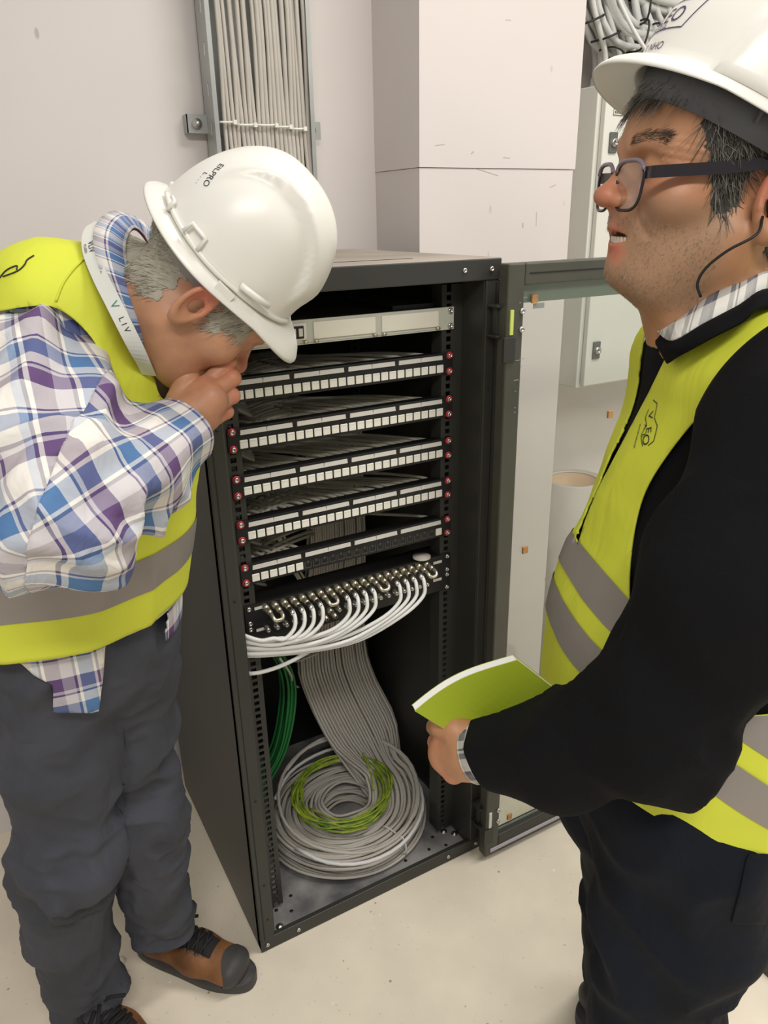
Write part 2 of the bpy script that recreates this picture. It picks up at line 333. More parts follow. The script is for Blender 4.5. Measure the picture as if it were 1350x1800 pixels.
# ================================================================== the rack
RW, YF, YB, ZT = .30, -.071, .54, 1.449
rack = thing('network_rack', (0, .23, 0), 'black steel network rack with open front full of patch panels', 'rack')
b = MB().bbox(-RW, RW, YF, YB, ZT-.006, ZT, .002); top = b.build('top_panel', 'rack_top_dust', rack)
fa = MB().bbox(-RW-.0005, RW+.0005, YF-.0015, YF+.010, ZT-.040, ZT-.001, .002).build('front_fascia', 'rack_black', rack)
MB().box(-.16, .16, .02, .0225, ZT, ZT+.0008).build('seam', 'rack_dark', top); MB().box(-.16, -.158, .02, .4, ZT, ZT+.0008).build('seam', 'rack_dark', top); MB().box(-.16, .16, .4, .4025, ZT, ZT+.0008).build('seam', 'rack_dark', top)
def bolt_mesh(r=.005, h=.003):
    return MB().lathe([(0, h*.6), (r*.45, h*.6), (r*.5, h), (r*.8, h), (r, h*.4), (r, 0)], 10, (0, 0, 0), 'y').mesh('bolt', 'steel')
BOLT = bolt_mesh(); SCREW = bolt_mesh(.0052, .0035); BIG = bolt_mesh(.0062, .004)
for x in (.215, .277): mesh_obj('bolt', BOLT, rack, (x, YF-.0015, ZT-.02))
sp = MB().bbox(-RW, -RW+.012, YF+.004, YB, .004, ZT-.006, .001); sp.build('side_panel', 'rack_black', rack)
sp = MB().bbox(RW-.012, RW, YF+.004, YB, .004, ZT-.006, .001); sp.build('side_panel', 'rack_black', rack)
MB().box(-RW+.012, RW-.012, YB-.012, YB, .004, ZT-.006).build('back_panel', 'rack_dark', rack)
for s in (-1, 1):
    xo, xi = s*RW, s*.267
    b = MB().bbox(min(xo, xi), max(xo, xi), YF, YF+.022, .004, ZT-.04, .0025)
    b.box(min(xi, xi-s*.003), max(xi, xi-s*.003), YF+.004, .03, .004, ZT-.04)      # return of the post
    b.box(min(xi, s*.238), max(xi, s*.238), .003, .030, .004, ZT-.04) if False else None
    po = b.build('front_post', 'rack_black', rack)
    MB().box(s*(RW-.011), s*(RW-.009), YF-.0006, YF+.001, .01, ZT-.045).build('groove', 'rack_dark', po)
    for z in (.09, .19, .42, .88, 1.2):
        MB().lathe([(0, .0007), (.0028, .0007), (.0028, 0)], 8, (s*.279, YF, z), 'y').build('hole', 'rack_dark', po)
    # mounting rail with its square holes (three to a unit)
    b = MB(); x0, x1 = sorted((s*.2325-.0165, s*.2325+.0165)); z = .045
    b.box(x0, s*.2325-.0055, .003, .006, .03, ZT-.05); b.box(s*.2325+.0055, x1, .003, .006, .03, ZT-.05)
    while z < ZT-.06:
        b.box(s*.2325-.0055, s*.2325+.0055, .003, .006, z, z+.0062); z += .015875
    e0, e1 = sorted((s*.2325+s*.0165, s*.267)); b.box(e0, e1, .003, .006, .03, ZT-.05)
    b.box(*( (x0, x0+.002) if s > 0 else (x1-.002, x1)), .006, .04, .03, ZT-.05)
    b.build('mounting_rail', 'rack_black', rack)
    # rear rail
    b = MB(); z = .045; x0, x1 = sorted((s*.2525-.012, s*.2525+.012))
    b.box(x0, s*.2525-.0055, .45, .453, .03, ZT-.05); b.box(s*.2525+.0055, x1, .45, .453, .03, ZT-.05)
    while z < ZT-.06: b.box(s*.2525-.0055, s*.2525+.0055, .45, .453, z, z+.0062); z += .015875
    b.build('rear_rail', 'rack_black', rack)
MB().bbox(-RW, RW, YF-.001, YF+.012, .0, .035, .002).build('front_sill', 'rack_black', rack)
bp = MB().box(-RW+.012, RW-.012, YF+.012, YB-.012, .012, .020).build('base_plate', 'rack_base_dust', rack)
for x in (-.285, -.21, .20, .285): mesh_obj('bolt', BOLT, rack, (x, YF-.001, .018))
for x, y in [(-.235, .0), (-.205, -.02), (-.19, .02), (.17, -.03), (.20, .0), (.14, .03), (.215, -.04), (.19, .06), (.24, .03), (.1, -.03)]:
    MB().lathe([(0, .0004), (.0045, .0004), (.0045, -.001)], 10, (x, y, .020)).build('hole', 'rack_dark', bp)
for x, y in [(-.245, -.045), (.235, .0), (.255, -.02), (.25, .05)]:
    MB().lathe([(0, .005), (.004, .005), (.005, .003), (.009, .002), (.009, 0)], 12, (x, y, .020)).build('bolt', 'steel', bp)

# ------------------------------------------------------------------ panels in the rack
WASHER = MB().lathe([(.0052, .001), (.0052, .003), (.0072, .0028), (.0078, 0)], 12, (0, 0, 0), 'y').mesh('washer', 'washer_red')
KEYME = MB().bbox(-.0076, .0076, -.0022, .004, -.0078, .0078, .0010).mesh('port', 'port_white')
KEYLIP = MB().box(-.0066, .0066, -.0026, -.0022, .0046, .0052).mesh('shutter_line', 'strip_white')
STRIP = MB().prism([(-.0252, -.0042), (.0252, -.0042), (.0245, .0042), (-.0245, .0042)], 'y', -.0032, .002).mesh('label_strip', 'strip_white')
b = MB(); b.box(-.0078, .0078, -.0012, .0, -.0080, -.0056); b.box(-.0078, -.0058, -.0012, 0, -.0056, .006); b.box(.0058, .0078, -.0012, 0, -.0056, .006); b.box(-.003, .003, -.0014, 0, .003, .008)
SOCK = b.mesh('empty_port', 'socket_grey')
ORD = ['topmost', 'second', 'third', 'fourth', 'lowest']
def screw(parent, x, z, red=True, y=-.001):
    s = mesh_obj('screw', SCREW, parent, (x, y-.0015, z))
    if red: mesh_obj('washer', WASHER, s, (x, y, z))
rr = random.Random(11)
for k in range(5):
    zc = Z0-.015875-.0889*(k+1)
    pp = thing('patch_panel', (0, 0, zc), '%s black patch panel of the rack%s' % (ORD[k], ', mostly empty ports' if k == 4 else ' with a full row of white ports'), 'patch panel', 'patch panels in the rack')
    b = MB().bbox(-.2413, .2413, -.0016, .001, zc-.0218, zc+.0218, .0006)
    b.box(-.222, .222, -.0022, -.0014, zc+.0088, zc+.0186)
    b.build('faceplate', 'panel_black', pp)
    b = MB().box(-.222, .222, .001, .03, zc-.019, zc+.019); b.build('rear_body', 'panel_black', pp)
    for q in range(8):
        xq = -.2185+.0252+q*.0515+.011*(q//2)*.36+.0
        mesh_obj('label_strip', STRIP, pp, (-.1925+q*.0508+(q//2)*.0085, -.001, zc+.0135))
    for j in range(24):
        x = -.2121+j*.01833; z = zc-.0088
        if k < 4 or j < 6 or j == 23:
            o = mesh_obj('port', KEYME, pp, (x, -.001, z)); mesh_obj('shutter_line', KEYLIP, o, (x, -.001, z))
        else: mesh_obj('empty_port', SOCK, pp, (x, -.001, z))
    for s in (-1, 1):
        for dz in (.015875, -.015875): screw(pp, s*.2325, zc+dz)
    # the grey cables that fan away behind the panel, too fine to pick apart
    b = MB(); act = range(24) if k < 4 else list(range(7))+[23]
    for j in act:
        x = -.2121+j*.01833; jz = rr.uniform(-.006, .008); e = rr.uniform(-.03, .03)
        f = j/23.0
        pts = spline([(x, .03, zc+.004), (x-.005, .055, zc+.010+jz*.3), (x-.03-.05*f, .11+.03*f, zc+.006+jz), (x*.62-.105+e, .20+.03*rr.random(), zc+.000+jz), (x*.35-.12+e, .29+.04*rr.random(), zc-.004+jz), (x*.25-.02+e, .36, zc-.022+jz), (x*.3+.12, .40, zc-.09)], 22)
        b.tube(pts, .0036, 6)
        b.box(x-.006, x+.006, .03, .045, zc+.000, zc+.012)
    b.build('cable_fan', 'cable_dim', pp, None, 'stuff')
    # loops at the left of the fan
    if k in (0, 1, 3, 4):
        b = MB()
        for j in range(11):
            y = .05+j*.02+rr.uniform(-.005, .005); zz = zc-.006; xx = -.2+.005*j
            b.tube(spline([(xx+.16, y+.06, zc+.004), (xx+.08, y+.02, zc+.012), (xx+.02, y, zc+.004), (xx-.01, y, zz-.015), (xx+.0, y+.01, zz-.04), (xx+.03, y+.02, zz-.06)], 16), .0036, 6)
        b.build('cable_loops', 'cable_dim', pp, None, 'stuff')

# fibre tray at the top
zc = Z0-.015875
ft = thing('fibre_tray', (0, 0, zc), 'light grey fibre tray with white blanking plates at the top of the rack', 'fibre tray')
MB().bbox(-.2413, .2413, -.002, .001, zc-.0218, zc+.0218, .0006).build('faceplate', 'panel_grey', ft)
MB().box(-.215, .215, .001, .22, zc-.019, zc+.020).build('drawer', 'rack_black', ft)
MB().box(.12, .215, .03, .24, zc+.019, zc+.028).build('lid', 'rack_black', ft)
b = MB().box(-.208, .208, -.0022, -.0018, zc-.0195, zc-.019); b.build('lower_line', 'lock_dark', ft)
for x0, x1 in ((-.064, .063), (.0765, .204)):
    pl = MB().bbox(x0, x1, -.0045, -.002, zc-.0135, zc+.0165, .0008).build('blank_plate', 'plate_white', ft)
    MB().box(x0, x1, -.0048, -.0044, zc-.0136, zc-.0128).build('plate_edge', 'panel_grey', pl)
    for x in (x0+.003, x1-.003):
        b = MB().lathe([(0, .008), (.0035, .008), (.004, .005), (.004, 0)], 10, (x, -.002, zc-.0165), 'y'); b.build('thumb_screw', 'brass', pl)
pl = MB().bbox(-.205, -.0785, -.0045, -.002, zc-.0135, zc+.0165, .0008).build('adapter_plate', 'plate_white', ft)
for x in (-.098, -.128, -.158, -.188):
    ad = MB(); ad.bbox(x-.0135, x+.0135, -.0075, -.0045, zc-.010, zc+.012, .0008)
    a = ad.build('adapter', 'panel_black', pl)
for x in (-.098, -.128, -.158, -.188):
    for s in (-1, 1):
        MB().bbox(x+s*.0065-.0040, x+s*.0065+.0040, -.0095, -.0075, zc-.006, zc+.008, .0006).build('adapter_cap', 'strip_white', pl)
b = MB().lathe([(0, .008), (.0035, .008), (.004, .005), (.004, 0)], 10, (-.082, -.002, zc-.0165), 'y'); b.build('thumb_screw', 'brass', pl)
for s in (-1, 1):
    for dz in (.0145, -.0145): mesh_obj('screw', BIG, ft, (s*.232, -.002, zc+dz))

# coax panel, two units high
zt = Z0-.5334+.0063; zb = zt-.088
cp = thing('coaxial_patch_panel', (0, 0, zb), 'black coaxial patch panel with brass connectors below the data panels', 'patch panel')
MB().bbox(-.2413, .2413, -.002, .001, zb, zt, .0006).build('faceplate', 'panel_black', cp)
MB().box(-.225, .225, .001, .06, zb+.003, zt-.003).build('rear_body', 'panel_black', cp)
for s in (-1, 1):
    for dz in (.0063, .0381, .0508, .0825): mesh_obj('screw', SCREW, cp, (s*.2325, -.002, zt-dz))
for x0, x1, z in ((-.221, -.198, -.5355), (-.221, -.198, -.584), (.196, .218, -.542), (.196, .218, -.585)):
    MB().box(x0, x1, -.003, -.002, Z0+z-.003, Z0+z+.003).build('label_tag', 'strip_white', cp)
MB().lathe([(0, .004), (.02, .003), (.02, 0)], 16, (.17, .005, zt+.0035)).build('cap_disc', 'cable_grey', cp)
BNC = MB().lathe([(.0022, .034), (.0034, .034), (.0036, .030), (.0052, .029), (.0058, .026), (.0058, .018), (.0044, .016), (.0044, .011), (.0068, .010), (.0072, .006), (.0072, 0)], 12, (0, 0, 0), 'y').mesh('connector', 'brass')
JACK = MB().lathe([(.0012, .008), (.0016, .013), (.0042, .013), (.0044, .009), (.0066, .006), (.0072, 0)], 12, (0, 0, 0), 'y').mesh('jack', 'steel')
BX = [-.1996+i*.01969 for i in range(20)]; zr = Z0-.5370; zl = Z0-.5845
for i in (0, 6, 12, 18):
    for d in (0, 1): mesh_obj('connector', BNC, cp, (BX[i+d], -.002, zr))
    y = -.034
    MB().tube(spline([(BX[i], y, zr), (BX[i], y-.012, zr-.003), (BX[i]+.004, y-.017, zr-.008), (BX[i+1]-.004, y-.017, zr-.008), (BX[i+1], y-.012, zr-.003), (BX[i+1], y, zr)], 16), .0042, 8).build('link_bow', 'brass', cp)
for i in range(20):
    if i in (6, 7): mesh_obj('connector', BNC, cp, (BX[i], -.002, zl))
    else: mesh_obj('jack', JACK, cp, (BX[i], -.002, zl))
n_ = 0; ORDN = ['first', 'second', 'third', 'fourth', 'fifth', 'sixth', 'seventh', 'eighth', 'ninth', 'tenth', 'eleventh', 'twelfth']
for i in [2, 3, 4, 5, 8, 9, 10, 11, 14, 15, 16, 17]:
    mesh_obj('connector', BNC, cp, (BX[i], -.002, zr))
    f = n_/11.0; x = BX[i]; ze = Z0-.560-.0046*n_; yo = -.058+.004*(n_ % 3); x2 = x-.022; g_ = lambda k: x2+(-.262-x2)*k
    pts = spline([(x, -.032, zr), (x+.002, -.047, zr-.003), (x, -.060, zr-.012), (x-.008, -.068, zr-.028-.010*f), (g_(.10), -.072, zr-.040-.026*f), (g_(.36), yo-.012, ze-.010-.016*f), (g_(.66), yo-.006, ze-.010-.010*f), (-.262, yo+.014, ze), (-.280, yo+.05, ze)], 36)
    cbm = MB().tube(pts, .0041, 8)
    co = cbm.build('coax_cable', 'cable_white', None, (x, -.03, zr)); tag(co, '%s white coaxial cable from the left on the coax panel' % ORDN[n_], 'cable', 'white coax cables on the coax panel')
    MB().tube([(x, -.034, zr), (x, -.0455, zr-.002), (x, -.052, zr-.0055)], .0050, 8).build('ferrule', 'steel', co)
    n_ += 1
pts = spline([(.0, .02, zb-.01), (-.06, -.01, zb-.022), (-.12, -.03, zb-.032), (-.19, -.04, zb-.040), (-.250, -.035, zb-.040), (-.28, .0, zb-.038)], 24)
tag(MB().tube(pts, .0041, 8).build('coax_cable', 'cable_white', None, (0, .05, zb)), 'white coaxial cable looping lowest under the coax panel', 'cable', 'white coax cables on the coax panel')

# ------------------------------------------------------------------ main cable trunk and its coil on the rack floor
b = MB(); rr = random.Random(5); RC = np.array((.035, .165)); N = 24
for lay in range(3):
    for i in range(N-lay):
        s = (i+.5*(lay % 2))/(N-1); gap = .0024*int(s*5.0)
        r_ring = .066+.146*s+rr.uniform(-.003, .003); zl_ = .030+.020*lay+.006*math.sin(7*s+lay)+(.020*(1-s) if lay == 2 else 0)
        xo = .075+.150*s+gap; xm = .020+.190*s+gap; yy = .395-.009*lay+rr.uniform(-.003, .003)
        pts = [(xo, yy+.01, 1.05), (xo, yy+.01, .86), (xo-.01+.006*s, yy, .70), (xm, yy, .42), (xm+.004+.012*s, yy-.02, .29+.02*(1-s)), (lin_ := xm+.03+.022*s, yy-.07, .19-.04*s)][:5]
        pts.append((xm+.035+.018*s, yy-.075-.02*(1-s), .18-.02*s))
        n0 = len(pts)
        for q in range(0, 20):
            a = .30-q*(6.35/19); rj = r_ring+rr.uniform(-.0015, .0015); ex = 1.0
            zq = zl_+(.045*(1-q/3.0) if q < 3 else 0)+.003*math.sin(q*1.3+i)
            pts.append((RC[0]+rj*math.cos(a), RC[1]+.93*rj*math.sin(a), zq))
        b.tube(spline(pts, 74), .0042, 5, caps=False)
tag(b.build('cable_trunk', 'cable_grey', None, (.1, .3, .02), 'stuff'), 'thick grey data cable trunk coming down and coiled on the rack floor', 'cable trunk')
# cables of the trunk that keep going down-left of the main sweep
# strap and ties
def ring_tie(name, a, r0, r1, z, label):
    p = [(RC[0]+r*math.cos(a), RC[1]+.93*r*math.sin(a), zz) for r, zz in ((r0, z-.03), (r0, z), ((r0+r1)/2, z+.002), (r1, z-.004), (r1+.004, z-.05))]
    tag(MB().tube(spline(p, 14), .0022, 5).build(name, 'tie_white', None, p[1]), label, 'cable tie')
ring_tie('clear_cable_tie', -1.25, .14, .213, .082, 'clear cable tie across the front of the coiled grey cables')
tag(MB().tube(spline([(.0, .40, .415), (.0, .37, .415), (.05, .368, .42), (.07, .37, .42)], 10), .002, 5).build('trunk_tie', 'tie_white', None, (.0, .37, .41)), 'thin pale tie round the left strand of the cable trunk', 'cable tie')
# pale loops lying on the coil
def loop(cx, cy, rx, ry, z, ph, turns, r, n=90, jit=.006, tilt=(0, 0), seed=1):
    q = random.Random(seed); pts = []; c = []
    m_ = int(turns*14)
    for i in range(m_):
        a = ph-i*2*PI/14; k = 1+q.uniform(-jit, jit)*6
        x = cx+rx*k*math.cos(a); y = cy+ry*k*math.sin(a); c.append((x, y, z+tilt[0]*(x-cx)+tilt[1]*(y-cy)+q.uniform(0, jit)*.8))
    return spline(c, max(30, int(turns*36)))
b = MB()
b.tube(loop(.045, .165, .185, .178, .118, 2.3, 1.75, .0048, jit=.004, tilt=(.03, .20), seed=4), .0046, 8)
tag(b.build('pale_cable_loop', 'cable_grey', None, (.04, .17, .1)), 'single pale cable lying in a wide loop on the coiled trunk', 'cable')
b = MB().tube(loop(.035, .150, .195, .190, .098, 2.6, .95, .0048, jit=.003, seed=9, tilt=(.02, .10)), .0046, 8)
tag(b.build('outer_cable_loop', 'cable_white', None, (.035, .15, .095)), 'white cable running round the outside of the coil', 'cable')
b = MB()
for k in range(8):
    b.tube(loop(.028+rr.uniform(-.006, .006), .168+rr.uniform(-.006, .006), .124+rr.uniform(-.016, .014), .114+rr.uniform(-.016, .014), .115+.002*k, rr.uniform(0, 6), 1.15, .003, jit=.006, tilt=(.02, .10), seed=20+k), .0029, 6)
b.tube(spline([(.12, .22, .125), (.128, .17, .128), (.10, .10, .12), (.04, .065, .118), (-.03, .09, .118), (-.07, .16, .115)], 24), .0029, 6)
b.tube(spline([(.10, .13, .12), (.118, .19, .14), (.125, .235, .155)], 14), .0029, 6)
tag(b.build('earth_wire_coil', 'cable_earth', None, (.03, .17, .11)), 'yellow-green earth wire coil lying on the grey cable coil', 'wire coil')
b = MB()
for k in range(13):
    o = rr.uniform(-.012, .012); oy = rr.uniform(-.03, .03); f = k/12.0
    b.tube(spline([(-.16+o, .30+oy, .60), (-.10+o, .29+oy, .55), (-.055+o-.02*f, .28+oy, .46), (-.055+o-.025*f, .28+oy, .36), (-.095+o-.02*f, .27+oy, .25), (-.15+o-.03*f, .26+oy, .17), (-.19+o, .25+oy, .12+.02*f)], 24), .0034, 6)
tag(b.build('green_cable_bunch', 'cable_green', None, (-.1, .28, .12)), 'bunch of green cables hanging at the left inside the rack', 'cables')
tag(MB().tube(spline([(-.14, .1, .62), (-.08, .2, .50), (-.04, .30, .40), (-.0, .36, .34)], 14), .003, 6).build('thin_grey_lead', 'cable_grey', None, (-.1, .2, .5)), 'thin grey lead slanting in front of the green cables', 'cable')
b = MB()
for k in range(7):
    o = rr.uniform(-.012, .012)
    b.tube(spline([(-.06+o, .30, .86), (-.03+o, .33, .80), (.0+o, .36, .72), (.06+o, .38, .60)], 14), .0036, 6)
tag(b.build('side_cable_strand', 'cable_dim', None, (0, .35, .7)), 'dim strand of cables joining the trunk behind the coax panel', 'cables')

# ------------------------------------------------------------------ glass door swung right back
DX0, DX1, DY0, DY1, DZ0, DZ1 = .281, .895, -.118, -.090, .012, 1.440
dg = thing('rack_door', (.6, -.1, 0), 'open black-framed glass rack door swung back beside the rack', 'door')
for n_, (a0, a1, c0, c1) in {'hinge_stile': (DX0, DX0+.040, DZ0, DZ1), 'outer_stile': (DX1-.045, DX1, DZ0, DZ1)}.items():
    MB().bbox(a0, a1, DY0, DY1, c0, c1, .003).build(n_, 'door_paint', dg)
tp = MB().bbox(DX0+.040, DX1-.045, DY0, DY1, DZ1-.040, DZ1, .003).build('top_rail', 'door_paint', dg)
MB().box(DX0+.050, DX1-.05, DY0-.001, DY0, DZ1-.020, DZ1-.018).build('fold_line', 'rack_dark', tp)
br = MB().bbox(DX0+.040, DX1-.045, DY0, DY1, DZ0, DZ0+.052, .003).build('bottom_rail', 'rack_black', dg)
MB().box(DX0+.015, DX1-.05, DY0-.003, DY0, DZ0+.012, DZ0+.021).build('gasket_strip', 'gasket', br)
gl = MB().box(DX0+.036, DX1-.04, -.101, -.097, DZ0+.045, DZ1-.038).build('glass_pane', 'pane', dg)
b = MB().box(DX0+.040, DX0+.0475, -.103, -.0955, DZ0+.05, DZ1-.04); b.build('glass_edging', 'glass_edge', gl)
b = MB().box(DX0+.0475, DX1-.045, -.103, -.101, DZ0+.05, DZ0+.058); b.build('glass_edging', 'glass_edge', gl)
b = MB().box(DX0+.0475, DX1-.045, -.0955, -.0945, DZ1-.075, DZ1-.040); b.build('glass_edging', 'glass_edge', gl)
MB().box(.362, .39, -.1005+.0045, -.0955, DZ1-.088, DZ1-.078).build('sticker', 'gasket', gl)
for x, z in ((.358, 1.372), (.369, .839), (.589, 1.112), (.366, .092), (.80, 1.36), (.80, .10)):
    MB().bbox(x-.007, x+.007, -.106, -.101, z-.008, z+.008, .0006).build('cork_pad', 'cork', gl)
for zc, up in ((1.335, 1), (.13, 0)):
    hg = MB(); hg.bbox(.268, .306, -.105, -.072, zc-.030, zc-.026, .001); hg.bbox(.268, .306, -.105, -.072, zc+.026, zc+.030, .001); hg.bbox(.276, .284, -.094, -.080, zc-.026, zc+.026, .001)
    hg.bbox(.274, .302, -.122, -.117, zc-.075, zc-.028, .001)
    h = hg.build('hinge', 'rack_black', dg)
    MB().box(.288, .2955, -.121, -.116, zc-.024, zc+.022).build('bright_gap', 'label_green' if up else 'plate_white', h)
    for dz in (.018, -.016): mesh_obj('bolt', BIG, dg, (.317, DY0, zc+dz))
for x0, x1, z in ((.306, .316, 1.26), (.316, .327, 1.262), (.304, .316, 1.222), (.318, .323, 1.248), (.319, .324, 1.222), (.308, .311, 1.20), (.308, .312, 1.167), (.308, .312, 1.158), (.318, .328, 1.377), (.309, .313, 1.368)):
    MB().box(x0, x1, DY0-.0006, DY0, z, z+.0014).build('scratch', 'steel', dg)
# ================================================================== implicit-surface modelling for bodies, clothes and helmets
def _a(x): return np.asarray(x, np.float64)
def rc(p, a, b, ra, rb):
    a, b = _a(a), _a(b); ab = b-a; h = np.clip((p-a)@ab/(ab@ab), 0, 1)
    return np.linalg.norm(p-a-h[:, None]*ab, axis=1)-(ra+h*(rb-ra))
def ball(p, c, r): return np.linalg.norm(p-_a(c), axis=1)-r
def ell(p, c, r, R=None):
    q = p-_a(c)
    if R is not None: q = q@_a(R).T        # rows of R are the local axes
    r = _a(r); k0 = np.linalg.norm(q/r, axis=1); k1 = np.linalg.norm(q/(r*r), axis=1)+1e-9
    return k0*(k0-1)/k1
def ec(p, a, b, ra, rb, side):
    """limb or trunk segment of elliptic section: radii (along side axis, across it)"""
    a, b, side = _a(a), _a(b), _a(side); ab = b-a; L = np.linalg.norm(ab); ax = ab/L
    side = side-ax*(side@ax); side /= np.linalg.norm(side); fr = np.cross(ax, side)
    q = p-a; w_ = q@ax; h = np.clip(w_/L, 0, 1); e = w_-h*L
    rs = ra[0]+h*(rb[0]-ra[0]); rf = ra[1]+h*(rb[1]-ra[1]); u = q@side; v = q@fr; rm = np.minimum(rs, rf)
    k0 = np.sqrt((u/rs)**2+(v/rf)**2+(e/rm)**2)+1e-9; k1 = np.sqrt((u/rs**2)**2+(v/rf**2)**2+(e/rm**2)**2)+1e-9
    return k0*(k0-1)/k1
def smin(a, b, k):
    h = np.clip(.5+.5*(b-a)/k, 0, 1); return b+(a-b)*h-k*h*(1-h)
def smax(a, b, k): return -smin(-a, -b, k)
def chain(p, pts, rad, k=.03):
    d = None
    for i in range(len(pts)-1):
        e = rc(p, pts[i], pts[i+1], rad[i], rad[i+1]); d = e if d is None else smin(d, e, k)
    return d
def echain(p, pts, rad, side, k=.04):
    d = None
    for i in range(len(pts)-1):
        e = ec(p, pts[i], pts[i+1], rad[i], rad[i+1], side); d = e if d is None else smin(d, e, k)
    return d
def grad(fn, v, e=1e-4):
    g = np.stack([fn(v+e*np.eye(3)[i])-fn(v-e*np.eye(3)[i]) for i in range(3)], 1)
    return g/(np.linalg.norm(g, axis=1, keepdims=True)+1e-12)
def surf(fn, lo, hi, h, newton=2):
    """surface nets of fn = 0 inside the box; evaluates only near the surface"""
    lo, hi = _a(lo), _a(hi); B = 6
    nb = np.ceil((hi-lo)/(h*B)).astype(int); n = nb*B+1
    cg = np.stack(np.meshgrid(*[lo[i]+(np.arange(nb[i])+.5)*B*h for i in range(3)], indexing='ij'), -1).reshape(-1, 3)
    cd = fn(cg); act = np.abs(cd) < B*h*1.25
    D = np.repeat(np.repeat(np.repeat(np.where(cd < 0, -1., 1.).reshape(nb), B, 0), B, 1), B, 2)
    D = np.pad(D, ((0, 1),)*3, mode='edge').astype(np.float32)
    ids = np.nonzero(act)[0]; bi = np.stack(np.unravel_index(ids, nb), 1)*B
    off = np.stack(np.meshgrid(*[np.arange(B+1)]*3, indexing='ij'), -1).reshape(-1, 3)
    gi = (bi[:, None, :]+off[None]).reshape(-1, 3)
    key = (gi[:, 0]*n[1]+gi[:, 1])*n[2]+gi[:, 2]; key = np.unique(key)
    gi = np.stack(np.unravel_index(key, n), 1)
    vals = np.concatenate([fn(lo+c*h) for c in np.array_split(gi, max(1, len(gi)//200000))])
    D.reshape(-1)[key] = vals
    s = D < 0
    cnt = np.zeros(n-1, np.int8)
    for a in (0, 1):
        for b in (0, 1):
            for c in (0, 1): cnt += s[a:n[0]-1+a, b:n[1]-1+b, c:n[2]-1+c]
    ac = np.stack(np.nonzero((cnt > 0) & (cnt < 8)), 1); vid = -np.ones(n-1, np.int64); vid[tuple(ac.T)] = np.arange(len(ac))
    acc = np.zeros((len(ac), 3)); w_ = np.zeros(len(ac))
    cor = [(a, b, c) for a in (0, 1) for b in (0, 1) for c in (0, 1)]
    for i, A in enumerate(cor):
        for Bc in cor[i+1:]:
            if sum(abs(x-y) for x, y in zip(A, Bc)) != 1: continue
            da = D[tuple((ac+A).T)]; db = D[tuple((ac+Bc).T)]; m_ = (da < 0) != (db < 0)
            t = np.where(m_, da/(da-db+1e-12), 0)
            acc += np.where(m_[:, None], _a(A)+t[:, None]*(_a(Bc)-_a(A)), 0); w_ += m_
    V = lo+(ac+acc/w_[:, None])*h
    F = []
    for ax in range(3):
        o1, o2 = [(1, 2), (2, 0), (0, 1)][ax]
        sl = [slice(None)]*3; sl2 = [slice(None)]*3; sl[ax] = slice(0, n[ax]-1); sl2[ax] = slice(1, n[ax])
        e = np.stack(np.nonzero(s[tuple(sl)] != s[tuple(sl2)]), 1)
        ok = (e[:, o1] > 0) & (e[:, o2] > 0) & (e[:, o1] < n[o1]-1) & (e[:, o2] < n[o2]-1); e = e[ok]
        q = []
        for d1, d2 in ((-1, -1), (0, -1), (0, 0), (-1, 0)):
            c = e.copy(); c[:, o1] += d1; c[:, o2] += d2; q.append(vid[tuple(c.T)])
        q = np.stack(q, 1); fl = ~s[tuple(e.T)]; q[fl] = q[fl][:, ::-1]; F.append(q)
    F = np.concatenate(F); F = F[(F >= 0).all(1)]
    for _ in range(newton):
        g = grad(fn, V); d = fn(V); V = V-np.clip(d, -h, h)[:, None]*g
    return V, F
def tris(F):
    return np.concatenate([F[:, [0, 1, 2]], F[:, [0, 2, 3]]]) if F.shape[1] == 4 else F
def clip(V, F, g, attrs=()):
    """keep the part of the mesh where g > 0, cutting the faces cleanly along g = 0"""
    T = tris(F); k = g[T] > 0; c = k.sum(1); out = [T[c == 3]]; nv = [V]; na = [[a] for a in attrs]; n = len(V); edge = {}
    def cut(i, j):
        nonlocal n
        e = (i, j) if i < j else (j, i)
        if e not in edge:
            t = g[e[0]]/(g[e[0]]-g[e[1]]); nv.append((V[e[0]]+t*(V[e[1]]-V[e[0]]))[None])
            for q, a in zip(na, attrs): q.append((a[e[0]]+t*(a[e[1]]-a[e[0]]))[None])
            edge[e] = n; n += 1
        return edge[e]
    new = []
    for t, kk in zip(T[(c == 1) | (c == 2)], k[(c == 1) | (c == 2)]):
        if kk.sum() == 1:
            r = int(np.argmax(kk)); a, b, d = t[r], t[(r+1) % 3], t[(r+2) % 3]; new.append((a, cut(a, b), cut(a, d)))
        else:
            r = int(np.argmin(kk)); a, b, d = t[r], t[(r+1) % 3], t[(r+2) % 3]; x, y = cut(a, b), cut(a, d); new += [(x, b, d), (x, d, y)]
    if new: out.append(np.array(new))
    T = np.concatenate(out); V = np.concatenate(nv); A = [np.concatenate(q) for q in na]
    u, inv = np.unique(T, return_inverse=True)
    return (V[u], inv.reshape(-1, 3)) + tuple(a[u] for a in A)
def vnorm(V, F):
    T = tris(F); n = np.zeros_like(V); fn_ = np.cross(V[T[:, 1]]-V[T[:, 0]], V[T[:, 2]]-V[T[:, 0]])
    for i in range(3): np.add.at(n, T[:, i], fn_)
    return n/(np.linalg.norm(n, axis=1, keepdims=True)+1e-12)
_perm = np.random.RandomState(1).rand(32, 32, 32)
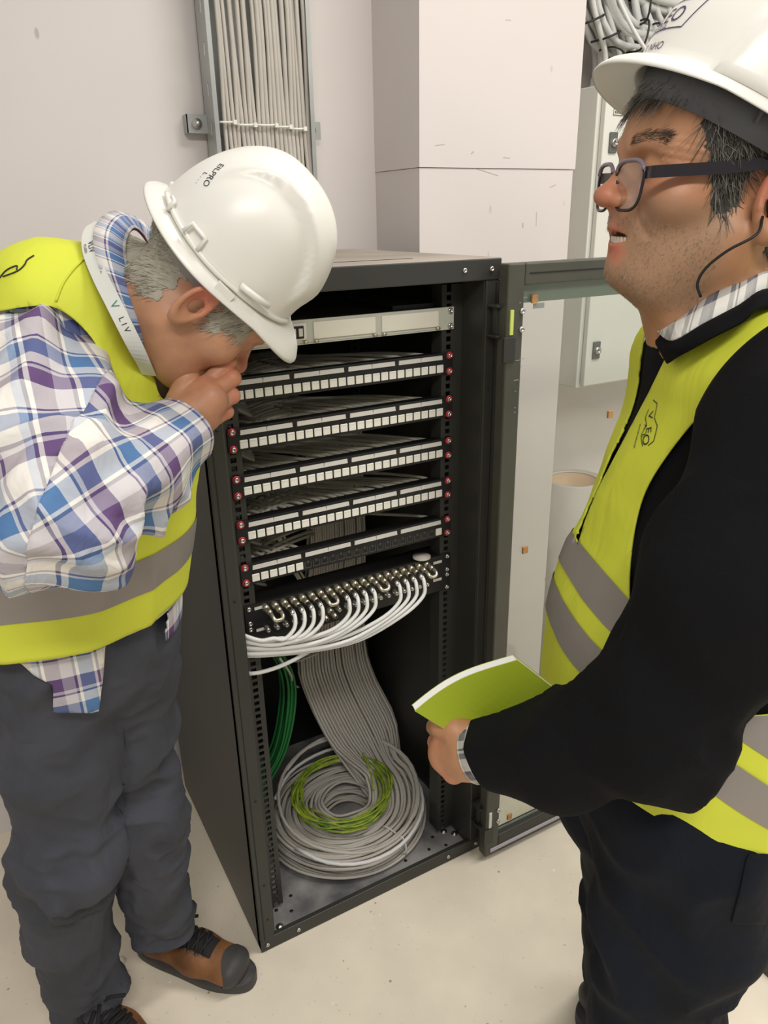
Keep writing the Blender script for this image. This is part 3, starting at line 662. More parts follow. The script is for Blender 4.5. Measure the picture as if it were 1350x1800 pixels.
def vnoise(p):
    p = _a(p)+100.0; i = np.floor(p).astype(int); f = p-i; f = f*f*(3-2*f); r = 0
    for a in (0, 1):
        for b in (0, 1):
            for c in (0, 1):
                w_ = (f[:, 0] if a else 1-f[:, 0])*(f[:, 1] if b else 1-f[:, 1])*(f[:, 2] if c else 1-f[:, 2])
                r = r+w_*_perm[(i[:, 0]+a) % 32, (i[:, 1]+b) % 32, (i[:, 2]+c) % 32]
    return r*2-1
def fold(p, axis, f_across, f_along, sharp=1.0):
    """cloth folds that run along the axis"""
    ax = _a(axis); ax = ax/np.linalg.norm(ax); w_ = p@ax; q = p-w_[:, None]*ax
    x = q*f_across+(w_*f_along)[:, None]*ax
    n1 = vnoise(x+.7*np.stack([vnoise(x*.5+7), vnoise(x*.5+17), vnoise(x*.5+27)], 1))
    return np.clip(1.15-np.abs(n1)*2.4, -.6, 1.15)
def raw_mesh(name, V, F, mt, uv=None, cols=None):
    me = bpy.data.meshes.new(name); me.from_pydata(V.tolist(), [], F.tolist()); me.polygons.foreach_set('use_smooth', [True]*len(me.polygons))
    for x in (mt if isinstance(mt, (list, tuple)) else [mt]): me.materials.append(MATS[x] if isinstance(x, str) else x)
    if uv is not None:
        l = me.uv_layers.new(name='UVMap'); li = np.empty(len(me.loops), np.int64); me.loops.foreach_get('vertex_index', li)
        l.data.foreach_set('uv', uv[li].astype(np.float32).ravel())
    if cols is not None:
        for nm, arr in cols.items():
            at = me.attributes.new(nm, 'FLOAT', 'POINT'); at.data.foreach_set('value', arr.astype(np.float32))
    return me
def raw_obj(name, V, F, mt, parent=None, loc=None, uv=None, cols=None, solid=0.0, kind=None):
    if loc is None: loc = WL[parent.name] if parent is not None else (0, 0, 0)
    o = mesh_obj(name, raw_mesh(name, V-_a(loc), F, mt, uv, cols), parent, loc)
    if solid:
        md = o.modifiers.new('cloth_thickness', 'SOLIDIFY'); md.thickness = solid; md.offset = -1
    if kind: o['kind'] = kind
    return o
def topx(V):
    d = V-CAM; t = d@FW; return 675+FPX*(d@RT)/t, 900-FPX*(d@UP)/t, t
def poly_sd(x, y, poly):
    """signed distance to a polygon, positive inside"""
    p = np.stack([x, y], 1); best = np.full(len(x), 1e18); ins = np.zeros(len(x), bool); n = len(poly)
    for i in range(n):
        a = _a(poly[i]); b = _a(poly[(i+1) % n]); ab = b-a; h = np.clip((p-a)@ab/(ab@ab+1e-9), 0, 1)
        best = np.minimum(best, np.linalg.norm(p-a-h[:, None]*ab, axis=1))
        c = ((a[1] > p[:, 1]) != (b[1] > p[:, 1])); xi = a[0]+(p[:, 1]-a[1])*(b[0]-a[0])/(b[1]-a[1]+1e-12); ins ^= c & (p[:, 0] < xi)
    return np.where(ins, best, -best)
def smooth_poly(poly, n=8): return spline(np.column_stack([poly, np.zeros(len(poly))]), n*len(poly), True)[:, :2].tolist()
def bounds(pts, pad): a = np.asarray(pts); return a.min(0)-pad, a.max(0)+pad
def decal(text, target_bvh, origin, xdir, ydir, ndir, size, mt, name, parent, lift=.0006, strokes=None, center=None):
    """lettering laid on a curved surface: each outline point is dropped onto it along ndir"""
    V = []; F = []
    if text:
        cu = bpy.data.curves.new('lettering', 'FONT'); cu.body = text; cu.size = size; cu.align_x = 'CENTER'; cu.align_y = 'CENTER'; cu.resolution_u = 3
        o = bpy.data.objects.new('lettering', cu); col.objects.link(o); dg_ = bpy.context.evaluated_depsgraph_get(); ev = o.evaluated_get(dg_); me = ev.to_mesh()
        bm = bmesh.new(); bm.from_mesh(me); bmesh.ops.triangulate(bm, faces=bm.faces[:])
        for _ in range(2):
            lg = [e for e in bm.edges if e.calc_length() > size*.18]
            if lg: bmesh.ops.subdivide_edges(bm, edges=lg, cuts=1); bmesh.ops.triangulate(bm, faces=bm.faces[:])
        bm.verts.index_update()
        V += [v.co[:2] for v in bm.verts]; F += [[v.index for v in f.verts] for f in bm.faces]; bm.free(); ev.to_mesh_clear(); bpy.data.objects.remove(o); bpy.data.curves.remove(cu)
    for (pl, w_) in (strokes or []):
        pl = _a(pl)
        for a, b in zip(pl[:-1], pl[1:]):
            d = b-a; Ls = np.linalg.norm(d); d /= Ls; nn = np.array((-d[1], d[0]))*w_/2; k = max(1, int(Ls/(size*.25)))
            for q in range(k):
                p0 = a+d*Ls*q/k; p1 = a+d*Ls*(q+1)/k; n0 = len(V)
                V += [tuple(p0-nn), tuple(p1-nn), tuple(p1+nn), tuple(p0+nn)]; F.append([n0, n0+1, n0+2, n0+3])
    out = []; origin, xdir, ydir, ndir = map(_a, (origin, xdir, ydir, ndir)); last = origin
    for x, y in V:
        p = origin+xdir*x+ydir*y; rd = -ndir if center is None else (_a(center)-p)/np.linalg.norm(_a(center)-p); hit = target_bvh.ray_cast(Vector(p-rd*.12), Vector(rd), .3)
        if hit[0] is not None: last = _a(hit[0])-np.sign(_a(hit[1]).dot(rd))*_a(hit[1])*lift
        else: last = p
        out.append(last)
    out = np.array(out); me = bpy.data.meshes.new(name); me.from_pydata((out-_a(WL[parent.name])).tolist(), [], F); me.materials.append(MATS[mt])
    return mesh_obj(name, me, parent, WL[parent.name])
def bvh_of(V, F): return BVHTree.FromPolygons(V.tolist(), tris(F).tolist())

# ------------------------------------------------------------------ a head in its own frame: x = left, y = forward, z = up (metres)
def ear_sdf(q, s, sh=(0, 0), es=1.0):
    c = np.array((s*.078, -.008+sh[0], -.008+sh[1])); e = (q-c)/es
    # tilt the ear: local y' back, z' up, x' out
    a = .28*s; x = e[:, 0]*math.cos(a)+e[:, 1]*math.sin(a)*1.0; y = -e[:, 0]*math.sin(a)+e[:, 1]*math.cos(a); z = e[:, 2]-.12*y
    x = x*s
    ang = np.arctan2(z/.031, y/.0185); rad = np.sqrt((y/.0185)**2+(z/.031)**2)
    k = np.clip((z+.031)/.03, 0, 1)
    rim = np.sqrt(((rad-1)*.0205)**2+(x-.010-.004*np.clip(-y/.02, -1, 1))**2)-(.0042+.0012*(1-k))
    plate = np.maximum(np.abs(x-.004-.005*rad)-.0030, (rad-1)*.02)
    anti = np.sqrt(((rad-.62)*.0205)**2+(x-.0085)**2)-.0030
    anti = np.where(y > .006, 1.0, anti)
    lobe = np.linalg.norm((np.stack([x-.006, y-.002, z+.031], 1))/np.array((.5, 1, 1)), axis=1)*.75-.0085
    tragus = np.linalg.norm(np.stack([x-.006, y-.0155, z+.004], 1), axis=1)-.0055
    d = smin(rim, plate, .004); d = smin(d, anti, .004); d = smin(d, lobe, .006); d = smin(d, tragus, .005)
    concha = np.linalg.norm(np.stack([(x-.007)*1.0, (y-.005), (z+.004)*.8], 1), axis=1)-.0088
    return smax(d, -concha, .003)*es
def head_sdf(q, mouth_open=0.0, short=1.0, ears=(-1, 1), esh=(0, 0), ek=1.0):
    if short != 1: q = np.column_stack([q[:, :2], np.where(q[:, 2] < -.005, (q[:, 2]+.005)/short-.005, q[:, 2])])
    A = np.abs(q[:, 0]); m_ = np.column_stack([A, q[:, 1], q[:, 2]])
    d = ell(q, (0, -.010, .045), (.076, .097, .084))
    d = smin(d, ell(q, (0, .030, .030), (.066, .064, .060)), .03)
    d = smin(d, ell(q, (0, .036, -.030), (.060, .056, .068)), .03)
    jd = -.012*mouth_open
    d = smin(d, rc(m_, (.052, -.002, -.052), (.020, .072, -.088+jd), .017, .017), .03)
    d = smin(d, ell(q, (0, .083, -.090+jd), (.020, .016, .016)), .02)
    d = smin(d, ell(q, (0, .062, -.058), (.036, .036, .034)), .02)
    d = smin(d, ell(m_, (.046, .062, -.020), (.020, .022, .020)), .022)
    d = smin(d, rc(m_, (.012, .090, .0285), (.044, .076, .028), .0085, .0075), .014)
    # sockets, lids
    d = smax(d, -ell(m_, (.032, .101, .010), (.018, .018, .0125)), .012)
    d = smin(d, ball(m_, (.032, .0765, .010), .0138), .004)
    lid = np.abs(m_[:, 2]-(.0075-.12*(m_[:, 0]-.032)))
    near = ball(m_, (.032, .080, .010), .017)
    d = d+np.where(near < 0, .0016*np.exp(-(lid/.0012)**2), 0)
    # nose
    n = rc(q, (0, .086, .022), (0, .1095, -.014), .0068, .0092); n = smin(n, ell(q, (0, .1110, -.0170), (.0125, .0115, .0108)), .008)
    n = smin(n, ell(m_, (.0130, .0990, -.0205), (.0085, .0115, .0085)), .006)
    n = smax(n, -ell(m_, (.0062, .1035, -.0285), (.0034, .0060, .0040)), .003)
    d = smin(d, n, .010)
    # philtrum area and lips
    d = smin(d, ell(q, (0, .083, -.040), (.030, .016, .016)), .014)
    up = np.where(A < .024, rc(m_, (.003, .0985, -.0485), (.024, .0845, -.0525), .0050, .0022), 1.0); lo = rc(m_, (.0, .0965, -.0595+jd*.8), (.024, .0840, -.0545+jd*.4), .0058, .0022)
    d = smin(d, up, .005); d = smin(d, lo, .005)
    if mouth_open > 0:
        d = smax(d, -ell(q, (0, .095, -.0555+jd*.55), (.022, .022, .0035+.006*mouth_open)), .003)
    else:
        d = d+.0022*np.exp(-((q[:, 2]+.0535)/.0014)**2)*np.clip((q[:, 1]-.07)/.02, 0, 1)*(A < .027)
    # laugh line
    ll = np.abs((A-.030)-.55*(-.030-q[:, 2])*.6); d = d+.0015*np.exp(-(ll/.003)**2)*((q[:, 2] < -.02) & (q[:, 2] > -.06) & (q[:, 1] > .06))
    for s in ears: d = smin(d, ear_sdf(q, s, esh, ek), .006)
    return d
class Frame:
    """x = right, y = forward, z = up"""
    def __init__(s, o, F, U):
        s.o = _a(o); s.U = _a(U)/np.linalg.norm(U); F = _a(F); F = F-s.U*(F@s.U); s.F = F/np.linalg.norm(F); s.X = np.cross(s.F, s.U); s.R = np.stack([s.X, s.F, s.U])
    def loc(s, p): return (p-s.o)@s.R.T
    def glob(s, q): return _a(q)@s.R+s.o

# ------------------------------------------------------------------ hard hats
def helmet(fr, name, label, a, b, hgt, brim, disp, rimz, mats, strap=True, band_z=(-.03, .012)):
    """dome turned over an oval rim, brim of width brim(theta), displaced by disp(x, y, z); all in the frame fr"""
    root = thing(name, fr.glob((0, 0, 0)), label, 'hard hat')
    n = 120; th = np.arange(n)*2*PI/n; cy, cx = np.cos(th), np.sin(th); rings = []
    def oval(r): return np.stack([b*r*cx, a*r*cy], 1)
    K = 26
    for i in range(1, K+1):
        ph = (i/K)*PI/2; r = math.sin(ph)**.86; z = hgt*max(0, math.cos(ph))**.92; xy = oval(r)
        q = np.column_stack([xy, np.full(n, z)+rimz(th)*(i/K)**3]); nn = q/np.array((b*b, a*a, hgt*hgt)); nn /= np.linalg.norm(nn, axis=1, keepdims=True)
        rings.append(q+nn*disp(q)[:, None])
    dome_n = len(rings)
    w_ = brim(th); nrm = np.stack([cx/b, cy/a], 1); nrm /= np.linalg.norm(nrm, axis=1, keepdims=True)
    base = np.column_stack([oval(1), rimz(th)])
    for f, dz in ((.12, -.002), (.35, -.004), (.6, -.009), (.82, -.015), (.97, -.022), (1.0, -.0245), (.985, -.0275), (.9, -.0235), (.6, -.014), (.2, -.008), (-.02, -.006)):
        ww = np.maximum(w_, .006)
        q = base.copy(); q[:, :2] += nrm*(ww*f)[:, None]; q[:, 2] += dz*np.clip(ww/.04, .55, 1.3)+.001; rings.append(q)
    for i in range(K, 3, -3):
        ph = (i/K)*PI/2; r = math.sin(ph)**.86; z = hgt*max(0, math.cos(ph))**.92; xy = oval(r)*.965
        rings.append(np.column_stack([xy, np.full(n, z-.004)+rimz(th)*(i/K)**3]))
    V = np.vstack([r_ for r_ in rings]+[np.array([[0, 0, hgt+float(disp(np.array([[0, 0, hgt]]))[0])]]), np.array([[0, 0, hgt-.006]])])
    F = [(i*n+j, i*n+(j+1) % n, (i+1)*n+(j+1) % n, (i+1)*n+j) for i in range(len(rings)-1) for j in range(n)]
    t0 = len(rings)*n; F += [(t0, (j+1) % n, j) for j in range(n)]; F += [(t0+1, (len(rings)-1)*n+j, (len(rings)-1)*n+(j+1) % n) for j in range(n)]
    mb = MB(); mb.add(fr.glob(V), F, True); sh = mb.build('shell', mats[0], root)
    # suspension band under the shell
    bb = []; 
    for z, k in ((band_z[1], .90), (band_z[0], .875), (band_z[0], .862), (band_z[1], .885)): bb.append(np.column_stack([oval(k), np.full(n, z)+rimz(th)]))
    V2 = np.vstack(bb); F2 = [(i*n+j, i*n+(j+1) % n, ((i+1) % 4)*n+(j+1) % n, ((i+1) % 4)*n+j) for i in range(4) for j in range(n)]
    mb2 = MB(); mb2.add(fr.glob(V2), F2, True); mb2.build('headband', mats[1], root)
    Vd = fr.glob(V); Fd = [f for f in F if len(f) == 4]
    return root, sh, BVHTree.FromPolygons(Vd.tolist(), [f for f in Fd[:(dome_n-1)*n]])
def sstep(x, a, b): t = np.clip((x-a)/(b-a), 0, 1); return t*t*(3-2*t)

# ------------------------------------------------------------------ hair: many fine tapering strands rooted on the scalp
def hair(V, F, mask, flow, n, length, width, mt, parent, lift=.35, seed=3, curl=.15, name='hair'):
    rs = np.random.RandomState(seed); T = tris(F); c = V[T].mean(1); keep = mask(c); T = T[keep]
    ar = np.linalg.norm(np.cross(V[T[:, 1]]-V[T[:, 0]], V[T[:, 2]]-V[T[:, 0]]), axis=1); pick = rs.choice(len(T), n, p=ar/ar.sum()); T = T[pick]
    r1, r2 = rs.rand(n, 1), rs.rand(n, 1); s_ = np.sqrt(r1); p = V[T[:, 0]]*(1-s_)+V[T[:, 1]]*s_*(1-r2)+V[T[:, 2]]*s_*r2
    nn = np.cross(V[T[:, 1]]-V[T[:, 0]], V[T[:, 2]]-V[T[:, 0]]); nn /= np.linalg.norm(nn, axis=1, keepdims=True)+1e-12
    d = flow(p)+curl*rs.randn(n, 3); d -= nn*(d*nn).sum(1, keepdims=True); d /= np.linalg.norm(d, axis=1, keepdims=True)+1e-9
    side = np.cross(d, nn); L = (length*(.6+.8*rs.rand(n)))[:, None] if np.isscalar(length) else (length(p)*(.6+.8*rs.rand(n)))[:, None]
    w_ = width*(.7+.6*rs.rand(n, 1)); Vs = []; k = 4
    for i in range(k):
        t = i/(k-1); bend = lift*t*(1-.55*t); q = p-nn*.0006+d*L*t+nn*L*bend*(.6+.8*r1); ww = w_*(1-.75*t)
        Vs += [q-side*ww, q+side*ww, q+nn*ww*1.2]
    A = np.stack(Vs, 1).reshape(-1, 3); base = np.arange(n)*3*k; Fs = []
    for i in range(k-1):
        o = 3*i
        for a, b_ in ((0, 1), (1, 2), (2, 0)): Fs.append(np.stack([base+o+a, base+o+b_, base+o+3+b_, base+o+3+a], 1))
    Fq = np.concatenate(Fs); rnd = np.repeat(rs.rand(n), 3*k)
    return raw_obj(name, A, Fq, mt, parent, cols={'strand': rnd}, kind='stuff')
def hair_mat(name, c0, c1, c2):
    m = bpy.data.materials.new(name); m.use_nodes = True; nt = m.node_tree; b = nt.nodes['Principled BSDF']; at = nt.nodes.new('ShaderNodeAttribute'); at.attribute_name = 'strand'
    r = nt.nodes.new('ShaderNodeValToRGB'); e = r.color_ramp.elements; e[0].color = (*lin(c0), 1); e[1].color = (*lin(c2), 1); x = e.new(.5); x.color = (*lin(c1), 1)
    nt.links.new(at.outputs['Fac'], r.inputs['Fac']); nt.links.new(r.outputs['Color'], b.inputs['Base Color']); b.inputs['Roughness'].default_value = .45
    MATS[name] = m
def plaid_mat(name, warp, weft, period, mix=.5, rough=.85):
    """woven check from the cloth's own coordinates (metres)"""
    m = bpy.data.materials.new(name); m.use_nodes = True; nt = m.node_tree; b = nt.nodes['Principled BSDF']; uv = nt.nodes.new('ShaderNodeUVMap'); sep = nt.nodes.new('ShaderNodeSeparateXYZ'); nt.links.new(uv.outputs[0], sep.inputs[0])
    outs = []
    for ch, stops in ((0, warp), (1, weft)):
        d = nt.nodes.new('ShaderNodeMath'); d.operation = 'DIVIDE'; d.inputs[1].default_value = period; nt.links.new(sep.outputs[ch], d.inputs[0])
        fr = nt.nodes.new('ShaderNodeMath'); fr.operation = 'FRACT'; nt.links.new(d.outputs[0], fr.inputs[0])
        r = nt.nodes.new('ShaderNodeValToRGB'); r.color_ramp.interpolation = 'CONSTANT'; e = r.color_ramp.elements
        e[0].position = 0; e[0].color = (*lin(stops[0][1]), 1); e[1].position = stops[1][0]; e[1].color = (*lin(stops[1][1]), 1)
        for ps, c in stops[2:]: x = e.new(ps); x.color = (*lin(c), 1)
        nt.links.new(fr.outputs[0], r.inputs['Fac']); outs.append(r.outputs['Color'])
    mx = nt.nodes.new('ShaderNodeMix'); mx.data_type = 'RGBA'; mx.inputs['Factor'].default_value = mix; nt.links.new(outs[0], mx.inputs['A']); nt.links.new(outs[1], mx.inputs['B'])
    nt.links.new(mx.outputs['Result'], b.inputs['Base Color']); b.inputs['Roughness'].default_value = rough
    tc = nt.nodes.new('ShaderNodeTexCoord'); n3 = nt.nodes.new('ShaderNodeTexNoise'); n3.inputs['Scale'].default_value = 13; n3.inputs['Detail'].default_value = 3; n3.inputs['Distortion'].default_value = 1.2; nt.links.new(tc.outputs['Object'], n3.inputs['Vector'])
    bw = nt.nodes.new('ShaderNodeBump'); bw.inputs['Strength'].default_value = .55; bw.inputs['Distance'].default_value = .012; nt.links.new(n3.outputs['Fac'], bw.inputs['Height']); nt.links.new(bw.outputs['Normal'], b.inputs['Normal'])
    MATS[name] = m
def limb_uv(V, pts, ref):
    """(round the limb, along it) for every vertex, in metres"""
    pts = _a(pts); best = np.full(len(V), 1e9); U_ = np.zeros((len(V), 2)); acc = 0
    for i in range(len(pts)-1):
        a, b = pts[i], pts[i+1]; ab = b-a; L = np.linalg.norm(ab); ax = ab/L; w_ = (V-a)@ax; h = np.clip(w_, 0 if i else -1, L if i < len(pts)-2 else 9); q = V-a-h[:, None]*ax; d = np.linalg.norm(V-a-np.clip(w_, 0, L)[:, None]*ax, axis=1)
        r = _a(ref); r = r-ax*(r@ax); r /= np.linalg.norm(r); s_ = np.cross(ax, r); ang = np.arctan2(q@s_, q@r); m_ = d < best
        U_[m_] = np.stack([ang*.075, acc+np.clip(w_, -1 if i == 0 else 0, L if i < len(pts)-2 else 9)], 1)[m_]; best = np.minimum(best, d); acc += L
    return U_

def tendrils(pts, rad): return pts, rad
hair_mat('hair_grey', (128, 122, 106), (178, 172, 154), (214, 208, 192)); hair_mat('hair_dark', (54, 52, 48), (98, 96, 88), (164, 160, 150)); hair_mat('stubble', (124, 98, 74), (150, 128, 104), (196, 184, 170)); hair_mat('brow_hair', (62, 46, 36), (92, 72, 60), (120, 102, 90))
mat('hat_white', (232, 230, 222), .32, var=.02, scale=3); mat('hat_yellowed', (226, 221, 206), .35, var=.03, scale=3); mat('band_grey', (160, 158, 150), .5); mat('band_dark', (96, 98, 102), .5)
mat('vest_yellow', (218, 224, 66), .7, var=.05, scale=5, wr=.35, wrs=9); mat('reflective_grey', (150, 142, 136), .45, .15, var=.05)
mat('trousers_slate', (70, 72, 82), .85, rgb2=(56, 58, 64), scale=6, bump=.12, bscale=500, wr=.7, wrs=11); mat('jeans', (20, 26, 38), .85, rgb2=(12, 15, 22), scale=5, bump=.15, bscale=600, wr=.5, spec=.25)
mat('sweater_black', (14, 14, 17), .9, var=.2, scale=8, bump=.3, bscale=700, wr=.5, wrs=8, spec=.2); mat('tee_plum', (110, 30, 62), .8); mat('tee_white', (214, 204, 196), .8)
mat('leather_brown', (142, 94, 52), .6, rgb2=(104, 66, 36), scale=18, bump=.2, bscale=200); mat('rubber_dark', (62, 60, 60), .55, var=.15); mat('lace_black', (26, 25, 26), .8)
mat('lanyard_white', (222, 222, 214), .5, var=.02); mat('print_dark', (40, 40, 44), .6); mat('print_green', (40, 140, 110), .6); mat('print_violet', (70, 62, 92), .6)
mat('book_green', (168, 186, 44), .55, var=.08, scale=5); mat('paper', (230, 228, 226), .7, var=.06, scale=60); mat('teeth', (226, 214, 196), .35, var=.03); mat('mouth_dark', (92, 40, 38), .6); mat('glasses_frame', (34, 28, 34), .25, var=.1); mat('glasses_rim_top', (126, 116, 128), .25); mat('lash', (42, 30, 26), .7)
def skin_mat(name, rgb, ruddy, pale):
    m = mat(name, rgb, .5, rgb2=tuple(int(x*.9) for x in rgb), scale=26, bump=.10, bscale=320, sss=.12); nt = m.node_tree; b = nt.nodes['Principled BSDF']; src = b.inputs['Base Color'].links[0].from_socket
    for nm, c in (('ruddy', ruddy), ('beard', pale)):
        at = nt.nodes.new('ShaderNodeAttribute'); at.attribute_name = nm; mx = nt.nodes.new('ShaderNodeMix'); mx.data_type = 'RGBA'; mx.inputs['B'].default_value = (*lin(c), 1)
        nt.links.new(at.outputs['Fac'], mx.inputs['Factor']); nt.links.new(src, mx.inputs['A']); nt.links.new(mx.outputs['Result'], b.inputs['Base Color']); src = mx.outputs['Result']
skin_mat('skin_warm', (194, 142, 108), (196, 108, 88), (150, 124, 104)); skin_mat('skin_tan', (190, 138, 100), (192, 104, 84), (140, 116, 92))
# ================================================================== the man bending to the rack
def shoe(man, toe, heel, mats=('leather_brown', 'rubber_dark', 'lace_black'), big=1.0):
    toe, heel = _a(toe), _a(heel); f = toe-heel; L = np.linalg.norm(f); f /= L; s_ = np.cross((0, 0, 1), f); zz = _a((0, 0, 1))
    def G(x, y, z): return heel+f*x*L/.29+s_*y+zz*z
    def upper(p):
        d = ec(p, G(.05, 0, .055), G(.15, 0, .045), (.034, .048), (.042, .036), s_); d = smin(d, ec(p, G(.15, 0, .045), G(.235, -.004, .040), (.042, .036), (.044, .030), s_), .03)
        d = smin(d, rc(p, G(.05, 0, .06), G(.056, 0, .120), .033, .034), .02)
        return smax(d, -(p[:, 2]-.018), .004)
    lo, hi = bounds([G(0, -.06, 0), G(.29, .06, .13), G(0, .06, 0), G(.29, -.06, 0)], .02); V, F = surf(upper, lo, hi, .005)
    V, F = clip(V, F, .118-V[:, 2]+.1*((V-heel)@f))
    sh = raw_obj('shoe', V, F, mats[0], man, loc=G(.12, 0, 0), solid=.003)
    n = 44; a_ = np.arange(n)*2*PI/n; 
    def outline(k): 
        x = .140+.142*np.cos(a_); w = (.036+.012*sstep(x, .10, .22))*k; y = np.sign(np.sin(a_))*np.abs(np.sin(a_))**.72*w; return x, y
    rows = []
    for z, k in ((.0, .96), (.006, 1.03), (.018, 1.05), (.026, 1.02), (.027, .9)):
        x, y = outline(k); rows.append(np.stack([G(xx, yy-.003*0, z) for xx, yy in zip(x, y)]))
    V2 = np.vstack(rows); F2 = [(i*n+j, i*n+(j+1) % n, (i+1)*n+(j+1) % n, (i+1)*n+j) for i in range(4) for j in range(n)]+[tuple(range(n)), tuple(range(4*n, 5*n))]
    mb = MB(); mb.add(V2, F2, True); mb.build('sole', mats[1], sh)
    nn = vnorm(V, F); u = (V-heel)@f*.29/L; vv = np.abs((V-heel)@s_)
    Vt, Ft = clip(V+nn*.002, F, np.minimum(u-.212-.02*(vv/.04)**2+.25*np.clip(.055-V[:, 2], -.1, .1)*1.0, 1.)); raw_obj('toe_cap', Vt, Ft, mats[1], sh)
    Vt, Ft = clip(V+nn*.0018, F, np.minimum(.024-vv, np.minimum(u-.075, .195-u))); Vt2, Ft2 = clip(Vt, Ft, Vt[:, 2]-.05); raw_obj('tongue', Vt2, Ft2, mats[2], sh)
    Vt, Ft = clip(V+nn*.004, F, V[:, 2]-.088-.1*(u-.05)); raw_obj('ankle_padding', Vt, Ft, mats[2], sh)
    bv_ = bvh_of(V, F); mb = MB()
    def top(x, y): 
        h = bv_.ray_cast(Vector(G(x, y, .3)), Vector((0, 0, -1)), .4); return (_a(h[0]) if h[0] is not None else G(x, y, .08))+zz*.005
    for i in range(5):
        x = .105+i*.018; mb.tube(spline([top(x-.004, -.026), top(x, -.010)+zz*.003, top(x+.004, .012)+zz*.003, top(x-.004, .026)], 12), .0036, 6)
        mb.tube(spline([top(x+.006, -.026), top(x, .0)+zz*.006, top(x-.008, .026)], 10), .0032, 6)
    k0 = top(.105, 0)+zz*.012
    for s2 in (-1, 1):
        mb.tube(spline([k0, k0+s_*s2*.022+zz*.022-f*.004, k0+s_*s2*.045+zz*.014, k0+s_*s2*.040-zz*.006+f*.012, k0+s_*s2*.015+f*.004], 20), .0040, 6)
        mb.tube(spline([k0, k0+s_*s2*.014+zz*.012+f*.018, k0+s_*s2*.035+zz*.002+f*.034], 10), .0036, 6)
    mb.lathe([(0, .010), (.008, .008), (.010, 0), (.008, -.008), (0, -.010)], 8, k0); mb.build('laces', mats[2], sh)
    for i in range(4):
        for s2 in (-1, 1):
            c = top(.112+i*.018, s2*.027); m3 = MB(); m3.lathe([(0, .002), (.003, .0018), (.0045, 0)], 8, c-zz*.003); m3.build('eyelet', mats[1], sh)
    return sh
def dz(px_, py_): return CAM+(P(px_, py_, 1)-CAM)*(CAM[2]/-(P(px_, py_, 1)-CAM)[2])
def left_man():
    side = _a((-.73, -.69, 0)); side = side/np.linalg.norm(side); front = _a((.69, -.73, 0)); front = front/np.linalg.norm(front)
    hip, waist, chest, shl = P(125, 1085, 1.20), P(120, 940, 1.14), P(140, 740, 1.08), P(160, 560, 1.05)
    neck0 = P(205, 505, 1.02)
    hf = Frame(P(352, 506, .965), .40*RT-.74*UP+.54*FW, .84*RT+.53*UP-.02*FW)
    S, E, W = P(62, 685, .93), P(104, 890, .835), P(318, 752, .975)
    base = P(150, 1780, 1.5); base[2] = 0
    # legs
    hN, kN, aN = P(95, 1150, 1.16), P(128, 1500, 1.30), P(148, 1765, 1.50)
    hF, kF, aF = P(205, 1120, 1.26), P(246, 1420, 1.40), P(285, 1650, 1.60)
    trpts = [hip, waist, chest, shl]; tr_in = [(.15, .115), (.145, .125), (.16, .115), (.135, .075)]
    def body_fn(p):
        d = echain(p, trpts, tr_in, side)
        d = smin(d, rc(p, shl, neck0, .06, .056), .03); d = smin(d, rc(p, neck0, hf.glob((0, -.018, -.05)), .056, .050), .03)
        for a in ((hN, kN, aN), (hF, kF, aF)): d = smin(d, chain(p, a, (.055, .036, .026)), .03)
        d = smin(d, chain(p, (P(110, 620, .98), S, E, W), (.05, .046, .042, .028)), .02)
        return smin(d, head_sdf(hf.loc(p), ek=.92), .02)
    lo, hi = bounds([hip, waist, chest, shl, kN, aN, kF, aF, E, W], .13)
    Vb, Fb = surf(body_fn, lo, hi, .013, 1)
    # the seen parts of the body finer: head with neck, and the hand
    def headneck(p):
        d = smin(rc(p, shl, neck0, .060, .058), rc(p, neck0, hf.glob((0, -.018, -.05)), .058, .052), .04)
        d = smin(d, rc(p, P(225, 555, .99), hf.glob((.01, .045, -.08)), .036, .030), .04)      # throat
        return smin(d, head_sdf(hf.loc(p), ek=.92), .028)
    lo, hi = bounds([hf.glob(c) for c in ((.1, .13, .14), (-.1, .13, .14), (.1, -.12, .14), (-.1, -.12, -.1), (.1, .1, -.12), (-.1, .1, -.12))]+[neck0], .02)
    Vh, Fh = surf(headneck, lo, hi, .0032)
    mcp = [P(364, 678, .975), P(372, 692, .965), P(375, 714, .970), P(370, 738, .980)]
    pip = [P(401, 636, .985), P(409, 665, .982), P(408, 696, .986), P(398, 724, .995)]
    dip = [P(392, 622, 1.012), P(400, 648, 1.012), P(398, 680, 1.012), P(388, 710, 1.014)]
    tip = [P(380, 622, 1.028), P(384, 650, 1.030), P(382, 680, 1.028), P(376, 706, 1.026)]
    th = [P(318, 708, .985), P(328, 664, .980), P(350, 633, .985), P(378, 615, .992)]
    fr_ = [(.0128, .0106, .0098, .0084), (.0130, .0106, .0098, .0084), (.0124, .0102, .0094, .0080), (.0114, .0092, .0086, .0074)]
    def hand_fn(p):
        d = rc(p, W, (mcp[1]+mcp[2])/2, .026, .020)
        for k in range(4): d = smin(d, rc(p, W+(mcp[k]-W)*.3, mcp[k], .022, fr_[k][0]*1.0), .012)
        d = smin(d, rc(p, th[0], mcp[0], .020, .013), .008)
        t_ = chain(p, th, (.020, .0145, .0118, .0092), .006); d = smin(d, t_, .0025)
        for k in range(4):
            f_ = chain(p, (mcp[k], pip[k], dip[k], tip[k]), fr_[k], .003); d = smin(d, f_, .0012)
            d = smin(d, ball(p, pip[k], fr_[k][1]*1.07), .0012)
        return smin(d, rc(p, W, P(240, 830, .92), .027, .032), .02)
    lo, hi = bounds(mcp+pip+tip+th+[W], .03); Vf, Ff = surf(hand_fn, lo, hi, .0021)
